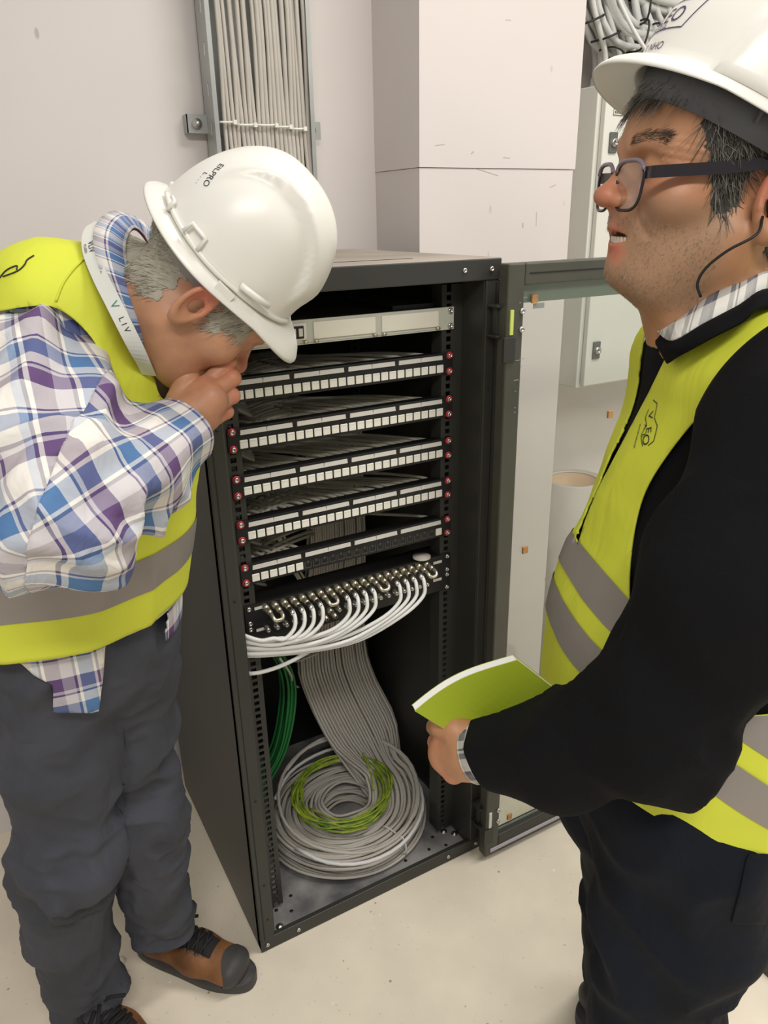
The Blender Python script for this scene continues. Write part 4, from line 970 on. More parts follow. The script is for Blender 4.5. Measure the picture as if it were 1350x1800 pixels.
    gw = (Vf-P(290, 778, .96))@(W-P(290, 778, .96)); Vf, Ff = clip(Vf, Ff, gw)
    # join
    Tb, Th_, Tf = tris(Fb), tris(Fh), tris(Ff)
    keep = np.array([np.linalg.norm(hf.loc(Vb[t].mean(0)[None])[0]-_a((0, 0, 0))) > .17 for t in Tb]) & (np.linalg.norm(Vb[Tb].mean(1)-pip[1], axis=1) > .11)
    Tb = Tb[keep]
    V = np.vstack([Vb, Vh, Vf]); F = np.vstack([Tb, Th_+len(Vb), Tf+len(Vb)+len(Vh)])
    q = hf.loc(V); ruddy = np.zeros(len(V)); earm = np.exp(-((np.abs(q[:, 0])-.088)/.012)**2-((q[:, 1]+.010)/.03)**2-((q[:, 2]-.004)/.022)**2)
    nose = np.exp(-(np.linalg.norm(q-_a((0, .11, -.018)), axis=1)/.02)**2)
    kn = sum(np.exp(-(np.linalg.norm(V-x, axis=1)/.014)**2) for x in pip+mcp+[tip[0], th[3]])
    ruddy = np.clip(.9*earm+.8*nose+.55*kn, 0, 1)
    man = raw_obj('person', V, F, 'skin_warm', None, base, cols={'ruddy': ruddy, 'beard': np.zeros(len(V))})
    tag(man, 'person in checked shirt and yellow vest bending towards the rack, hand at mouth', 'person')
    # thumb nail
    mb = MB(); c = th[3]+(-FW*.0085+UP*.002); mb.lathe([(0, .0010), (.0045, .0008), (.0058, 0)], 10, (0, 0, 0)); 
    # hair
    def mask(c):
        q = hf.loc(c); q = q+.006*np.stack([0*q[:, 0], vnoise(q*90), vnoise(q*90+50)], 1); hl = -.030+.0*q[:, 1]
        low = np.where(q[:, 1] < -.03, -.060, np.where(q[:, 1] < .018, .012+(-.03-q[:, 1])*0, -.012))
        ear = (np.abs(q[:, 0]) > .070) & (np.abs(q[:, 1]+.008) < .026) & (np.abs(q[:, 2]+.006) < .040)
        face = q[:, 1] > .040-.25*(q[:, 2])
        burn = (q[:, 1] > .016) & (q[:, 1] < .066) & (q[:, 2] > .004-.5*np.clip(.040-q[:, 1], 0, .03))
        return ((q[:, 2] > low) | burn) & ~ear & ~(face & ~burn) & (q[:, 2] < .10)
    def flow(p):
        q = hf.loc(p); l = np.stack([0*q[:, 0], -.9-2*q[:, 1]*0, -.9+0*q[:, 2]], 1); l[q[:, 1] > 0] = (0, -.35, -1)
        return l@hf.R
    hair(Vh, Fh, mask, flow, 9000, .016, .00052, 'hair_grey', man, lift=.22, curl=.25)
    Vc, Fc = clip(Vh, Fh, np.where(mask(Vh), 1., -1.)); nn = vnorm(Vc, Fc); raw_obj('hair_base', Vc+nn*.0012, Fc, 'hair_cap_grey', man)
    # ---- trousers
    def trous(p):
        d = echain(p, [hip+_a((0, 0, .10)), hip, hip-_a((0, 0, .07))], [(.165, .135), (.170, .140), (.150, .120)], side)
        n_ = chain(p, (hN, P(112, 1330, 1.225), kN, P(122, 1620, 1.40), P(152, 1755, 1.492)), (.086, .082, .074, .066, .056), .03)
        f_ = chain(p, (hF, P(226, 1290, 1.33), kF, P(266, 1540, 1.50), P(285, 1640, 1.585)), (.086, .078, .070, .062, .052), .03)
        return smin(smin(d, f_, .03), n_, .010)
    lo, hi = bounds([hip, hN, kN, aN, kF, aF], .17); hi[2] = hip[2]+.16; lo[2] = 0.04
    V, F = surf(trous, lo, hi, .0065)
    nn = vnorm(V, F); px, py, t = topx(V)
    kk = np.exp(-(np.minimum(np.linalg.norm(V-kN, axis=1), np.linalg.norm(V-kF, axis=1))/.13)**2); an = np.exp(-(np.minimum(np.linalg.norm(V-aN, axis=1), np.linalg.norm(V-aF, axis=1))/.12)**2)
    ax = side*.9+_a((0, 0, .35))
    dsp = .009*(fold(V, _a((0, 0, 1))+front*.3, 8, 2.5)-.2)+.018*(kk+1.1*an)*(fold(V, ax, 19, 5)-.25)+.007*fold(V, side+_a((0, 0, -.8)), 12, 4)+.006*(.35+kk+an)*fold(V, ax+.3*front, 34, 9)
    V = V+nn*dsp[:, None]
    cutN = (V-P(156, 1752, 1.50))@_a((.10, -.1, 1.0)); cutF = (V-P(280, 1619, 1.575))@_a((.10, -.1, 1.0)); dn = np.linalg.norm((V-aN)[:, :2], axis=1); df = np.linalg.norm((V-aF)[:, :2], axis=1)
    g = np.where(dn < df, cutN, cutF)
    V, F = clip(V, F, g)
    tr = raw_obj('trousers', V, F, 'trousers_slate', man, solid=.003)
    # ---- shirt trunk
    def trunk(p, e=0.0):
        d = echain(p, trpts, [(.165+e, .145+e), (.160+e, .142+e), (.172+e, .125+e), (.150+e, .085+e)], side, .06)
        return smin(d, rc(p, P(110, 585, .99), P(230, 560, 1.16), .060+e, .055+e), .05)
    tl = [hip-_a((0, 0, .12))]+trpts
    lo, hi = bounds(tl, .22)
    def trunk2(p): return smin(trunk(p), ec(p, hip-_a((0, 0, .10)), hip, (.170, .150), (.165, .158), side), .05)
    V, F = surf(trunk2, lo, hi, .009)
    px, py, t = topx(V); nn = vnorm(V, F)
    V = V+nn*(.004*fold(V, _a((0, 0, 1))+side*.3, 12, 4))[:, None]
    ang = np.arctan2((V-waist)@side, (V-waist)@front); uv = np.stack([ang*.16, V[:, 2]], 1)
    tail = poly_sd(px, py, [(33, 1120), (36, 1168), (60, 1188), (94, 1204), (93, 1252), (172, 1250), (188, 1120)]); zt_ = V[:, 2]-(hip[2]+.03)
    g = np.where((t < 1.16), np.maximum(tail*.001, zt_), V[:, 2]-(hip[2]-.02))
    g = np.minimum(g, .31-np.linalg.norm(V-P(150, 640, 1.06), axis=1)*0-.0); nk = np.linalg.norm(V-neck0, axis=1)-.066; g = np.minimum(g, nk)
    V, F, uv = clip(V, F, g, (uv,))
    shirt = raw_obj('shirt', V, F, 'plaid_blue', man, uv=uv, solid=.002)
    # ---- sleeve
    sl = [P(105, 640, 1.0), S, P(78, 790, .88), E, P(215, 840, .915), W]
    def sleeve(p):
        d = chain(p, sl, (.070, .082, .083, .074, .058, .040), .05)
        return smin(d, ball(p, P(95, 925, .85), .050), .05)
    lo, hi = bounds(sl, .11); V, F = surf(sleeve, lo, hi, .0065)
    nn = vnorm(V, F); de = np.linalg.norm(V-P(150, 900, .85), axis=1); ek = np.exp(-(de/.12)**2); uv = limb_uv(V, [sl[1], E, W], FW)
    fa = (W-E)/np.linalg.norm(W-E); up_ = (E-S)/np.linalg.norm(E-S)
    dsp = .009*(fold(V, up_+.5*side, 11, 4)-.2)+.020*ek*(fold(V, np.cross(fa, FW)+.5*up_, 17, 5)-.25)+.006*fold(V, fa+.4*UP, 18, 6)
    V = V+nn*dsp[:, None]
    V, F = clip(V, F, -((V-W)@fa)); bis = up_+fa; bis /= np.linalg.norm(bis); gb = (V-E)@bis; raw_v, raw_f = V, F
    for sg, (a_, ax_), nm in ((-1, (S, up_), 'sleeve'), (1, (E, fa), 'forearm_sleeve')):
        V, F = clip(raw_v, raw_f, sg*gb); r_ = -FW-ax_*(-FW@ax_); r_ /= np.linalg.norm(r_); s2 = np.cross(ax_, r_); q = V-a_
        u_ = np.arctan2(q@s2, q@r_)*.078; raw_obj(nm, V, F, 'plaid_blue', shirt, uv=np.stack([u_+.02, q@ax_+(.0 if sg < 0 else np.linalg.norm(E-S))], 1), solid=.002)
    # cuff
    n = 40; th_ = np.arange(n)*2*PI/n; x_ = np.cross(fa, UP); x_ /= np.linalg.norm(x_); y_ = np.cross(fa, x_); c0 = W-fa*.045; rings = []; uvs = []
    for s_, r in ((-.006, .0385), (.0, .0415), (.030, .0405), (.058, .0395), (.060, .0375), (.056, .0365), (.02, .0365)):
        rings.append(c0+fa*s_+r*(np.cos(th_)[:, None]*x_+.9*np.sin(th_)[:, None]*y_)); uvs.append(np.stack([th_*.04+.02, np.full(n, s_+.3)], 1))
    V = np.vstack(rings); F = np.array([(i*n+j, i*n+(j+1) % n, (i+1)*n+(j+1) % n, (i+1)*n+j) for i in range(len(rings)-1) for j in range(n)]); raw_obj('cuff', V, F, 'plaid_blue', shirt, uv=np.vstack(uvs))
    # ---- vest
    def vest(p): return smin(trunk(p, .016), ec(p, hip-_a((0, 0, .16)), hip+_a((0, 0, .02)), (.205, .165), (.188, .160), side), .05)
    lo, hi = bounds(tl, .26); V, F = surf(vest, lo, hi, .008)
    nn = vnorm(V, F); V = V+nn*(.006*fold(V, _a((0, 0, 1))+front*.4, 9, 3)+.004*fold(V, side, 9, 3))[:, None]
    px, py, t = topx(V); near = t < (1.10+.0*t)
    hem = V[:, 2]-.980
    arm = smooth_poly([(-60, 560), (0, 546), (77, 537), (118, 552), (160, 592), (188, 643), (202, 710), (206, 790), (195, 880), (130, 930), (40, 940), (-60, 900), (-120, 730)])
    ga = np.where(near, -poly_sd(px, py, arm)*.001, 1.0)
    farm = np.linalg.norm(V-P(290, 620, 1.26), axis=1)-.11; farm = np.where(t > 1.13, farm, 1.)
    neckp = smooth_poly([(120, 330), (147, 408), (158, 455), (200, 512), (240, 582), (267, 640), (279, 690), (300, 700), (325, 600), (330, 480), (300, 360), (200, 300)])
    gn = -poly_sd(px, py, neckp)*.001
    g = np.minimum(np.minimum(hem, ga), np.minimum(gn, farm))
    Vv, Fv = clip(V, F, g); vs = raw_obj('vest', Vv, Fv, 'vest_yellow', man, solid=.002)
    nv = vnorm(Vv, Fv); Vr = Vv+nv*.0016; z = Vr[:, 2]-.06*0
    Vr_, Fr_ = clip(Vr, Fv, .0275-np.abs(z-1.066)); raw_obj('reflective_band', Vr_, Fr_, 'reflective_grey', vs)
    bv = bvh_of(Vv, Fv)
    # seam over the shoulder and piping at the edges
    def on(px_, py_, lift=.001):
        d = P(px_, py_, 1.0)-CAM; d /= np.linalg.norm(d); h = bv.ray_cast(Vector(CAM), Vector(d), 3.0)
        return _a(h[0])+_a(h[1])*lift*(1 if _a(h[1])@d < 0 else -1) if h[0] is not None else None
    for pts in ([(150, 453), (128, 475), (110, 500), (98, 530)], [(2, 548), (40, 541), (77, 538), (116, 553), (158, 594), (186, 645), (199, 705), (203, 770)], [(150, 420), (160, 462), (199, 516), (238, 586), (264, 642)]):
        q = [on(*c) for c in spline(np.column_stack([pts, np.zeros(len(pts))]), 24)[:, :2]]; q = [c for c in q if c is not None]
        if len(q) > 4: MB().tube(q, .0016, 5).build('seam', 'vest_yellow', vs)
    # logo on the back: slanted frame
    for pts in ([(-2, 492), (12, 476), (30, 468), (30, 475)], [(6, 487), (32, 477), (44, 466), (48, 458), (60, 450)]):
        q = [on(*c) for c in spline(np.column_stack([pts, np.zeros(len(pts))]), 12)[:, :2]]; q = [c for c in q if c is not None]
        if len(q) > 3: MB().tube(q, .0009, 4).build('printed_line', 'print_dark', vs)
    # ---- collar: turned-down band from the throat round the nape
    inn = [P(264, 618, .965), P(254, 580, .935), P(241, 530, .918), P(227, 480, .920), P(220, 440, .940), P(226, 412, .980), P(240, 402, 1.03), P(262, 430, 1.09), P(285, 490, 1.12), P(300, 570, 1.11)]
    out = [P(246, 634, .950), P(217, 578, .915), P(190, 514, .905), P(170, 458, .912), P(164, 412, .940), P(180, 382, .985), P(210, 374, 1.06), P(262, 400, 1.14), P(310, 480, 1.16), P(330, 580, 1.14)]
    i_, o_ = spline(inn, 60), spline(out, 60); lm_ = (i_+o_)/2+(i_-neck0)/np.linalg.norm(i_-neck0, axis=1, keepdims=True)*.004; n = 60; sl_ = np.cumsum(np.r_[0, np.linalg.norm(np.diff(o_, axis=0), axis=1)])
    V = np.vstack([o_, lm_, i_]); uv = np.vstack([np.stack([sl_, np.full(n, h)], 1) for h in (0, .018, .034)]); F = np.array([(r*n+j, r*n+j+1, (r+1)*n+j+1, (r+1)*n+j) for r in range(2) for j in range(n-1)])
    raw_obj('collar', V, F, 'plaid_blue', shirt, uv=uv*1.6, solid=.002)
    raw_obj('collar_lining', V+(neck0-V)*.035, F, 'tee_plum', shirt, solid=.001)
    mb = MB(); mb.tube(spline([P(255, 590, 1.0), P(272, 640, 1.02), P(280, 700, 1.05)], 10), [.016]*10, 8); mb.build('undershirt', 'tee_white', man)
    # ---- shoes
    shoe(man, dz(455, 1732), dz(246, 1668)); shoe(man, dz(285, 1895), dz(140, 1800))
    # ---- lanyard
    cl = [P(178, 388, 1.0), P(160, 402, .955), P(157, 436, .925), P(174, 482, .905), P(198, 530, .895), P(222, 578, .900), P(244, 622, .925), P(262, 660, .97)]
    c = spline(cl, 40); t_ = np.gradient(c, axis=0); t_ /= np.linalg.norm(t_, axis=1, keepdims=True); wv = np.cross(t_, FW); wv /= np.linalg.norm(wv, axis=1, keepdims=True); r = .0095
    nv = np.cross(wv, t_); rows = np.concatenate([c-wv*r, c+wv*r, c+wv*r+nv*.0012, c-wv*r+nv*.0012]); n = len(c)
    ly = thing('lanyard', c[10], 'white printed lanyard round the neck of the bending person', 'lanyard')
    mb = MB(); mb.add(rows, [(k*n+j, k*n+j+1, ((k+1) % 4)*n+j+1, ((k+1) % 4)*n+j) for k in range(4) for j in range(n-1)]); mb.build('ribbon', 'lanyard_white', ly)
    lb = BVHTree.FromPolygons(rows.tolist(), [(k*n+j, k*n+j+1, ((k+1) % 4)*n+j+1, ((k+1) % 4)*n+j) for k in range(4) for j in range(n-1)])
    def along(i0, txt, size, mt='print_dark', off=0.0): 
        x = t_[i0]; nd = -FW; y = np.cross(nd, x); y /= np.linalg.norm(y); nd2 = np.cross(x, y)
        decal(txt, lb, c[i0]+y*off, x, y, nd2, size, mt, 'lettering', ly)
    along(11, 'VLIV', .012, off=.003); along(11, 'PLUSEN', .005, off=-.005); along(23, 'V', .014, 'print_green'); along(27, 'L I V', .010)
    # ---- hard hat
    def brim(th): return .015+.034*np.clip(np.cos(th), 0, 1)**2.2+.006*np.clip(-np.cos(th), 0, 1)
    def rimz(th): return -.012*np.sin(th)**2+.006*np.cos(th)-.016*np.clip(np.cos(th), 0, 1)**2
    def disp(q):
        x, y, z = q.T; edge = .048+.018*sstep(y, -.08, .09); return .0095*sstep(edge+.003-np.abs(x), 0, .005)*sstep(y, -.105, -.02)*sstep(z, .01, .05)
    HA, HB = .105, .096
    hh = Frame(hf.glob((0, -.012, .058))+RT*.001+UP*.003, hf.F+.10*hf.U, hf.U-.10*hf.F-.24*FW)
    hat, sh, hb = helmet(hh, 'hard_hat', 'white hard hat on the head of the bending person', HA, HB, .128, brim, disp, rimz, ('hat_white', 'band_grey'))
    for s_ in (1, -1):
        # raised gutter round the rim, accessory slot and lug
        n = 60; a_ = np.linspace(.35, PI-.25, n)*s_; k = 1.02
        pts = np.stack([HB*k*np.sin(a_), HA*k*np.cos(a_), rimz(a_)+.005], 1); MB().tube(hh.glob(pts), .0032, 6).build('rim_bead', 'hat_white', hat)
        c = hh.glob((s_*(HB-.001), .036, -.004)); mb = MB(); mb.tube(hh.glob(np.array([(s_*(HB-.002), .056, .008), (s_*(HB+.0045), .036, .006), (s_*(HB+.007), .014, .004)])), .0042, 6); mb.build('slot_rim', 'hat_white', hat)
        mb = MB(); mb.box(-.004, .004, -.012, .012, -.010, .006, R=hh.R.T, o=hh.glob((s_*(HB+.008), .006, -.016))); mb.build('lug', 'hat_white', hat)
        mb = MB(); mb.tube(hh.glob(np.array([(s_*(HB-.004), -.045, -.006), (s_*(HB-.006), -.047, .010), (s_*(HB-.014), -.067, .010), (s_*(HB-.012), -.069, -.004)])), .0028, 6); mb.build('rib', 'hat_white', hat)
        mb = MB(); mb.tube(hh.glob(np.array([(s_*.057, -.094, -.006), (s_*.055, -.094, .006), (s_*.048, -.099, .006)])), .0026, 6); mb.build('rib', 'hat_white', hat)
    mb = MB(); mb.tube(hh.glob(np.array([(-.03, .100, -.010), (-.022, .106, -.006), (.022, .106, -.006), (.03, .100, -.010)])), .003, 6); mb.build('rib', 'hat_white', hat)
    d = P(374, 306, 1)-CAM; d /= np.linalg.norm(d); h = hb.ray_cast(Vector(CAM), Vector(d), 3.)
    if h[0] is not None:
        nd = _a(h[1]); nd = nd if nd@d < 0 else -nd; xd = P(352, 312, 1)-P(374, 276, 1); xd -= nd*(xd@nd); xd /= np.linalg.norm(xd); yd = np.cross(nd, xd)
        decal('EILPRO', hb, _a(h[0]), xd, yd, nd, .011, 'print_dark', 'lettering', hat, center=hh.glob((0, 0, .02))); decal('L . . .', hb, _a(h[0])+xd*.010-yd*.011, xd, yd, nd, .009, 'print_dark', 'lettering', hat, center=hh.glob((0, 0, .02)))
    return man
mat('hair_cap_grey', (168, 162, 146), .8, var=.2, scale=60); mat('hair_cap_dark', (62, 60, 56), .8, var=.25, scale=60)
plaid_mat('plaid_blue', [(0, (226, 220, 212)), (.20, (98, 84, 128)), (.235, (232, 226, 222)), (.27, (84, 122, 170)), (.46, (232, 228, 222)), (.50, (70, 66, 112)), (.535, (176, 168, 184)), (.68, (96, 70, 118)), (.86, (236, 232, 226)), (.90, (70, 66, 110)), (.93, (170, 182, 204))],
          [(0, (236, 232, 224)), (.18, (74, 72, 116)), (.21, (236, 232, 226)), (.25, (78, 118, 164)), (.47, (230, 228, 222)), (.62, (70, 66, 110)), (.65, (210, 204, 206)), (.70, (98, 70, 116)), (.90, (236, 232, 226))], .105)
left_man()
# ================================================================== the man at the right with the notebook
def right_man():
    F0 = _a((math.cos(math.radians(155)), math.sin(math.radians(155)), 0)); Z = _a((0, 0, 1)); c9, s9 = math.cos(math.radians(3)), math.sin(math.radians(3))
    hf = Frame(P(1235, 330, .745)-F0*.014+Z*.003, c9*F0+s9*Z, c9*Z-s9*F0)
    front = F0; side = np.cross(Z, F0)
    neck0 = _a((.088, -.728, 1.405)); shl = _a((.120, -.735, 1.355)); chest = _a((.145, -.74, 1.20)); waist = _a((.110, -.735, 1.03)); hip = _a((.110, -.74, .86))
    base = _a((.1, -.72, 0))
    S, E, W = P(1440, 740, .68), P(1140, 1282, .76), P(838, 1322, .885)
    hN, kN, aN = P(1215, 1430, .90), P(1150, 1790, 1.055), P(1120, 2080, 1.2)
    hF, kF, aF = _a((.10, -.63, .86)), _a((.20, -.62, .47)), _a((.27, -.565, .09))
    trpts = [hip, waist, chest, shl]
    mcp = [P(790, 1288, 0.910), P(780, 1312, 0.905), P(784, 1338, 0.903), P(798, 1360, 0.900)]
    pip = [P(772, 1282, 0.945), P(768, 1305, 0.943), P(775, 1332, 0.937), P(790, 1354, 0.930)]
    dip = [P(782, 1272, 0.965), P(780, 1296, 0.963), P(785, 1322, 0.957), P(798, 1344, 0.949)]
    tip = [P(800, 1272, 0.965), P(798, 1294, 0.965), P(803, 1318, 0.960), P(812, 1338, 0.951)]
    th = [P(822, 1295, 0.890), P(798, 1283, 0.890), P(776, 1276, 0.900), P(764, 1278, 0.920)]
    fr_ = [(.0130, .0110, .0098, .0084), (.0134, .0112, .0098, .0084), (.0130, .0108, .0095, .0082), (.0116, .0097, .0086, .0075)]
    def body_fn(p):
        d = echain(p, trpts, [(.15, .12), (.15, .13), (.16, .11), (.14, .075)], side)
        d = smin(d, rc(p, shl, neck0, .06, .058), .03); d = smin(d, rc(p, neck0, hf.glob((0, -.018, -.05)), .058, .052), .03)
        for a in ((hN, kN, aN), (hF, kF, aF)): d = smin(d, chain(p, a, (.07, .052, .038)), .03)
        d = smin(d, chain(p, (shl-side*-.10, S, E, W), (.05, .05, .044, .028)), .02)
        return smin(d, head_sdf(hf.loc(p), .5, .88, esh=(-.012, -.014), ek=.9), .02)
    lo, hi = bounds([hip, waist, chest, shl, kN, aN, kF, aF, E, W, S], .13); Vb, Fb = surf(body_fn, lo, hi, .014, 1)
    def headneck(p):
        d = smin(rc(p, shl, neck0, .062, .060), rc(p, neck0, hf.glob((0, -.018, -.05)), .060, .054), .04)
        d = smin(d, rc(p, neck0+front*.035+_a((0, 0, .01)), hf.glob((0, .040, -.085)), .040, .034), .04)
        d = smin(d, rc(p, hf.glob((-.045, .0, -.065)), hf.glob((-.020, .055, -.096)), .020, .020), .03)
        q = hf.loc(p); h = head_sdf(q, .5, .88, esh=(-.012, -.014), ek=.9)
        # crow's feet and forehead creases
        A = np.abs(q[:, 0]); ct = ((A > .047) & (A < .070) & (q[:, 1] > .03)); h = h+np.where(ct, .0006*np.cos(q[:, 2]*900+A*300)*np.exp(-((q[:, 2]-.022)/.014)**2), 0)
        return smin(d, h, .028)
    lo, hi = bounds([hf.glob(c) for c in ((.1, .13, .14), (-.1, .13, .14), (.1, -.12, .14), (-.1, -.12, -.1), (.1, .1, -.13), (-.1, .1, -.13))]+[neck0], .015); Vh, Fh = surf(headneck, lo, hi, .0026)
    def hand_fn(p):
        d = rc(p, W, (mcp[1]+mcp[2])/2, .027, .020)
        for k in range(4): d = smin(d, rc(p, W+(mcp[k]-W)*.3, mcp[k], .022, fr_[k][0]), .012)
        d = smin(d, chain(p, th, (.020, .0155, .013, .0105), .008), .006)
        for k in range(4): d = smin(d, chain(p, (mcp[k], pip[k], dip[k], tip[k]), fr_[k], .004), .0035)
        return smin(d, rc(p, W, W+(E-W)*.3, .028, .034), .02)
    lo, hi = bounds(mcp+pip+tip+th+[W], .03); Vf, Ff = surf(hand_fn, lo, hi, .0024); Vf, Ff = clip(Vf, Ff, (Vf-(W+(E-W)*.12))@(W-E))
    Tb, Th_, Tf = tris(Fb), tris(Fh), tris(Ff)
    cb_ = Vb[Tb].mean(1); keep = (np.linalg.norm(hf.loc(cb_), axis=1) > .17) & (np.linalg.norm(cb_-pip[1], axis=1) > .10); Tb = Tb[keep]
    V = np.vstack([Vb, Vh, Vf]); F = np.vstack([Tb, Th_+len(Vb), Tf+len(Vb)+len(Vh)])
    q = hf.loc(V); A = np.abs(q[:, 0]); g_ = lambda c, r: np.exp(-(np.linalg.norm(np.column_stack([A, q[:, 1], q[:, 2]])-_a(c), axis=1)/r)**2)
    lips = g_((.008, .098, -.049), .010)+g_((.010, .095, -.067), .012); ruddy = np.clip(.75*g_((0, .116, -.018), .020)+.35*g_((.045, .07, -.02), .03)+.9*np.clip(lips, 0, 1)+.7*g_((.09, -.01, -.0), .025)+.5*sum(np.exp(-(np.linalg.norm(V-x, axis=1)/.015)**2) for x in mcp+pip), 0, 1)
    jaw = sstep(-q[:, 2]+.25*np.clip(q[:, 1]-.03, -1, .04), .012, .035)*sstep(q[:, 1], .0, .03)*(q[:, 2] > -.16); beard = np.clip(jaw*(1-np.clip(lips*1.6, 0, 1))*(1-g_((.012, .105, -.02), .018))*.60, 0, 1)*(1-sstep(-q[:, 2], .105, .13))
    man = raw_obj('person', V, F, 'skin_tan', None, base, cols={'ruddy': ruddy, 'beard': beard})
    tag(man, 'person with glasses, black sweater and yellow vest holding a green notebook', 'person')
    # mouth, teeth, lashes
    n = 14; mb = MB(); mb.lathe([(0, .006), (.010, .005), (.0165, .002), (.018, -.002), (.014, -.006), (0, -.008)], 16, hf.glob((0, .074, -.062)), R=hf.R.T); mb.build('mouth', 'mouth_dark', man)
    tb = MB()
    for i in range(-3, 4):
        x = i*.0058; y = .0935-9*x*x; tb.bbox(-.0026, .0026, -.002, .0025, -.0075, .004, .001); tb.v[-1] = hf.glob(tb.v[-1]+_a((x, y, -.0555)))
    for i in range(-2, 3):
        x = i*.0048; y = .090-9*x*x; tb.bbox(-.0022, .0022, -.002, .002, -.003, .0035, .001); tb.v[-1] = hf.glob(tb.v[-1]+_a((x, y, -.0695)))
    tb.build('teeth', 'teeth', man)
    bvh = bvh_of(Vh, Fh)
    def onface(x, z, lift=.0004):
        o = hf.glob((x, .2, z)); h = bvh.ray_cast(Vector(o), Vector(-hf.F), .3); return _a(h[0])+hf.F*lift
    for s_ in (-1, 1):
        mb = MB(); mb.tube([onface(s_*x, .0075-.12*(x-.032)+.0022*math.sin((x-.019)/.026*PI), .0002) for x in np.linspace(.019, .046, 12)], [.0005]+[.0011]*10+[.0006], 5); mb.build('lashes', 'lash', man)
    # hair, brows, stubble
    def mask(c):
        q = hf.loc(c); q = q+.006*np.stack([0*q[:, 0], vnoise(q*90), vnoise(q*90+50)], 1); A = np.abs(q[:, 0]); ear = (A > .068) & (np.abs(q[:, 1]+.020) < .022) & (np.abs(q[:, 2]+.026) < .030)
        back = (q[:, 1] < -.025) & (q[:, 2] > -.060); temple = (q[:, 1] < .046+.12*(q[:, 2])) & (q[:, 2] > .010) & (A > .03); burn = (q[:, 1] > .006) & (q[:, 1] < .036) & (q[:, 2] > -.026) & (A > .05); top = q[:, 2] > .068
        return (back | temple | burn | top) & ~ear
    def flow(p):
        q = hf.loc(p); l = np.tile(_a((0, -.9, -.6)), (len(q), 1)); l[q[:, 1] > .01] = (0, -.3, -1); l[(q[:, 1] > .05)] = (.25, .2, -.9); return l@hf.R
    hair(Vh, Fh, mask, flow, 11000, .022, .00045, 'hair_dark', man, lift=.3, curl=.35, seed=8)
    Vc, Fc = clip(Vh, Fh, np.where(mask(Vh), 1., -1.)); raw_obj('hair_base', Vc+vnorm(Vc, Fc)*.0010, Fc, 'hair_cap_dark', man)
    def brow(c):
        q = hf.loc(c); A = np.abs(q[:, 0]); return (A > .013) & (A < .052) & (np.abs(q[:, 2]-(.0335+.16*np.clip(A-.013, 0, .025)-.30*np.clip(A-.038, 0, .03))) < .0042) & (q[:, 1] > .05)
    hair(Vh, Fh, brow, lambda p: np.column_stack([np.sign(hf.loc(p)[:, 0])*1.0, np.zeros(len(p)), .25*np.ones(len(p))])@hf.R, 1300, .008, .00026, 'brow_hair', man, lift=.12, curl=.2, seed=5, name='eyebrows')
    def bm_(c):
        q = hf.loc(c); A = np.abs(q[:, 0]); lp = (A < .028) & (q[:, 2] < -.0455) & (q[:, 2] > -.075) & (q[:, 1] > .080)
        return (q[:, 1] > .02) & (q[:, 2] < -.030) & (q[:, 2] > -.118) & ~lp & (q[:, 2] < -.022-.25*(A-.0)) | ((A < .026) & (q[:, 2] < -.030) & (q[:, 2] > -.0445) & (q[:, 1] > .07))
    hair(Vh, Fh, bm_, lambda p: np.tile(_a((0, .2, -1)), (len(p), 1))@hf.R, 5200, .0036, .00016, 'stubble', man, lift=.5, curl=.5, seed=6, name='stubble')
    # ---- glasses
    gl = thing('glasses', hf.glob((0, .11, 0)), 'dark-rimmed glasses low on the nose of the person at right', 'glasses'); gz = -.008; gy = .1045
    def rim(cx, k=1.0):
        t = np.linspace(0, 2*PI, 44, endpoint=False); ex = np.sign(np.cos(t))*np.abs(np.cos(t))**.62*.0262*k; ez = np.sign(np.sin(t))*np.abs(np.sin(t))**.66*.0215*k; ex = ex*(1+.10*ez/.02)
        x = cx+ex*np.sign(cx); return np.stack([x, gy-1.6*(np.abs(x))**2, gz+ez-.10*(gy-.12)], 1)
    for s_ in (-1, 1):
        r = rim(s_*.0315); fo = MB().tube(hf.glob(r), .0016, 6, closed=True).build('rim', 'glasses_frame', gl)
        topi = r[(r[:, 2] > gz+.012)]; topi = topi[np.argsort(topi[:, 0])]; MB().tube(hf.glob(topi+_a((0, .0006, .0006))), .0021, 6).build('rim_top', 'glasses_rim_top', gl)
        k = rim(s_*.0315, .97); mb = MB(); mb.add(hf.glob(np.vstack([k, k.mean(0)[None]+_a((0, .0006, 0))])), [(j, (j+1) % 44, 44) for j in range(44)], True); mb.build('lens', 'lens_glass', gl)
        hx = s_*.060; mb = MB()
        P0 = [(hx-s_*.003, gy-.006, gz+.012), (hx+s_*.009, gy-.012, gz+.0125), (s_*.0725, gy-.040, gz+.015), (s_*.0770, .030, gz+.018), (s_*.0800, .0, gz+.021), (s_*.0805, -.018, gz+.012), (s_*.0785, -.036, gz-.012)]
        c = spline(P0, 40); v = []; 
        for i in range(40): 
            hgt = .0052 if i < 26 else .0040; v += [c[i]+_a((0, 0, hgt)), c[i]+_a((s_*.0016, 0, hgt)), c[i]+_a((s_*.0016, 0, -hgt)), c[i]+_a((0, 0, -hgt))]
        mb.add(hf.glob(v), [(4*i+j, 4*i+(j+1) % 4, 4*i+4+(j+1) % 4, 4*i+4+j) for i in range(39) for j in range(4)]); mb.build('temple', 'glasses_frame', gl)
    MB().tube(hf.glob(spline([(-.0085, gy-.0008, gz+.004), (-.004, gy+.001, gz+.008), (.004, gy+.001, gz+.008), (.0085, gy-.0008, gz+.004)], 12)), .0018, 6).build('bridge', 'glasses_frame', gl)
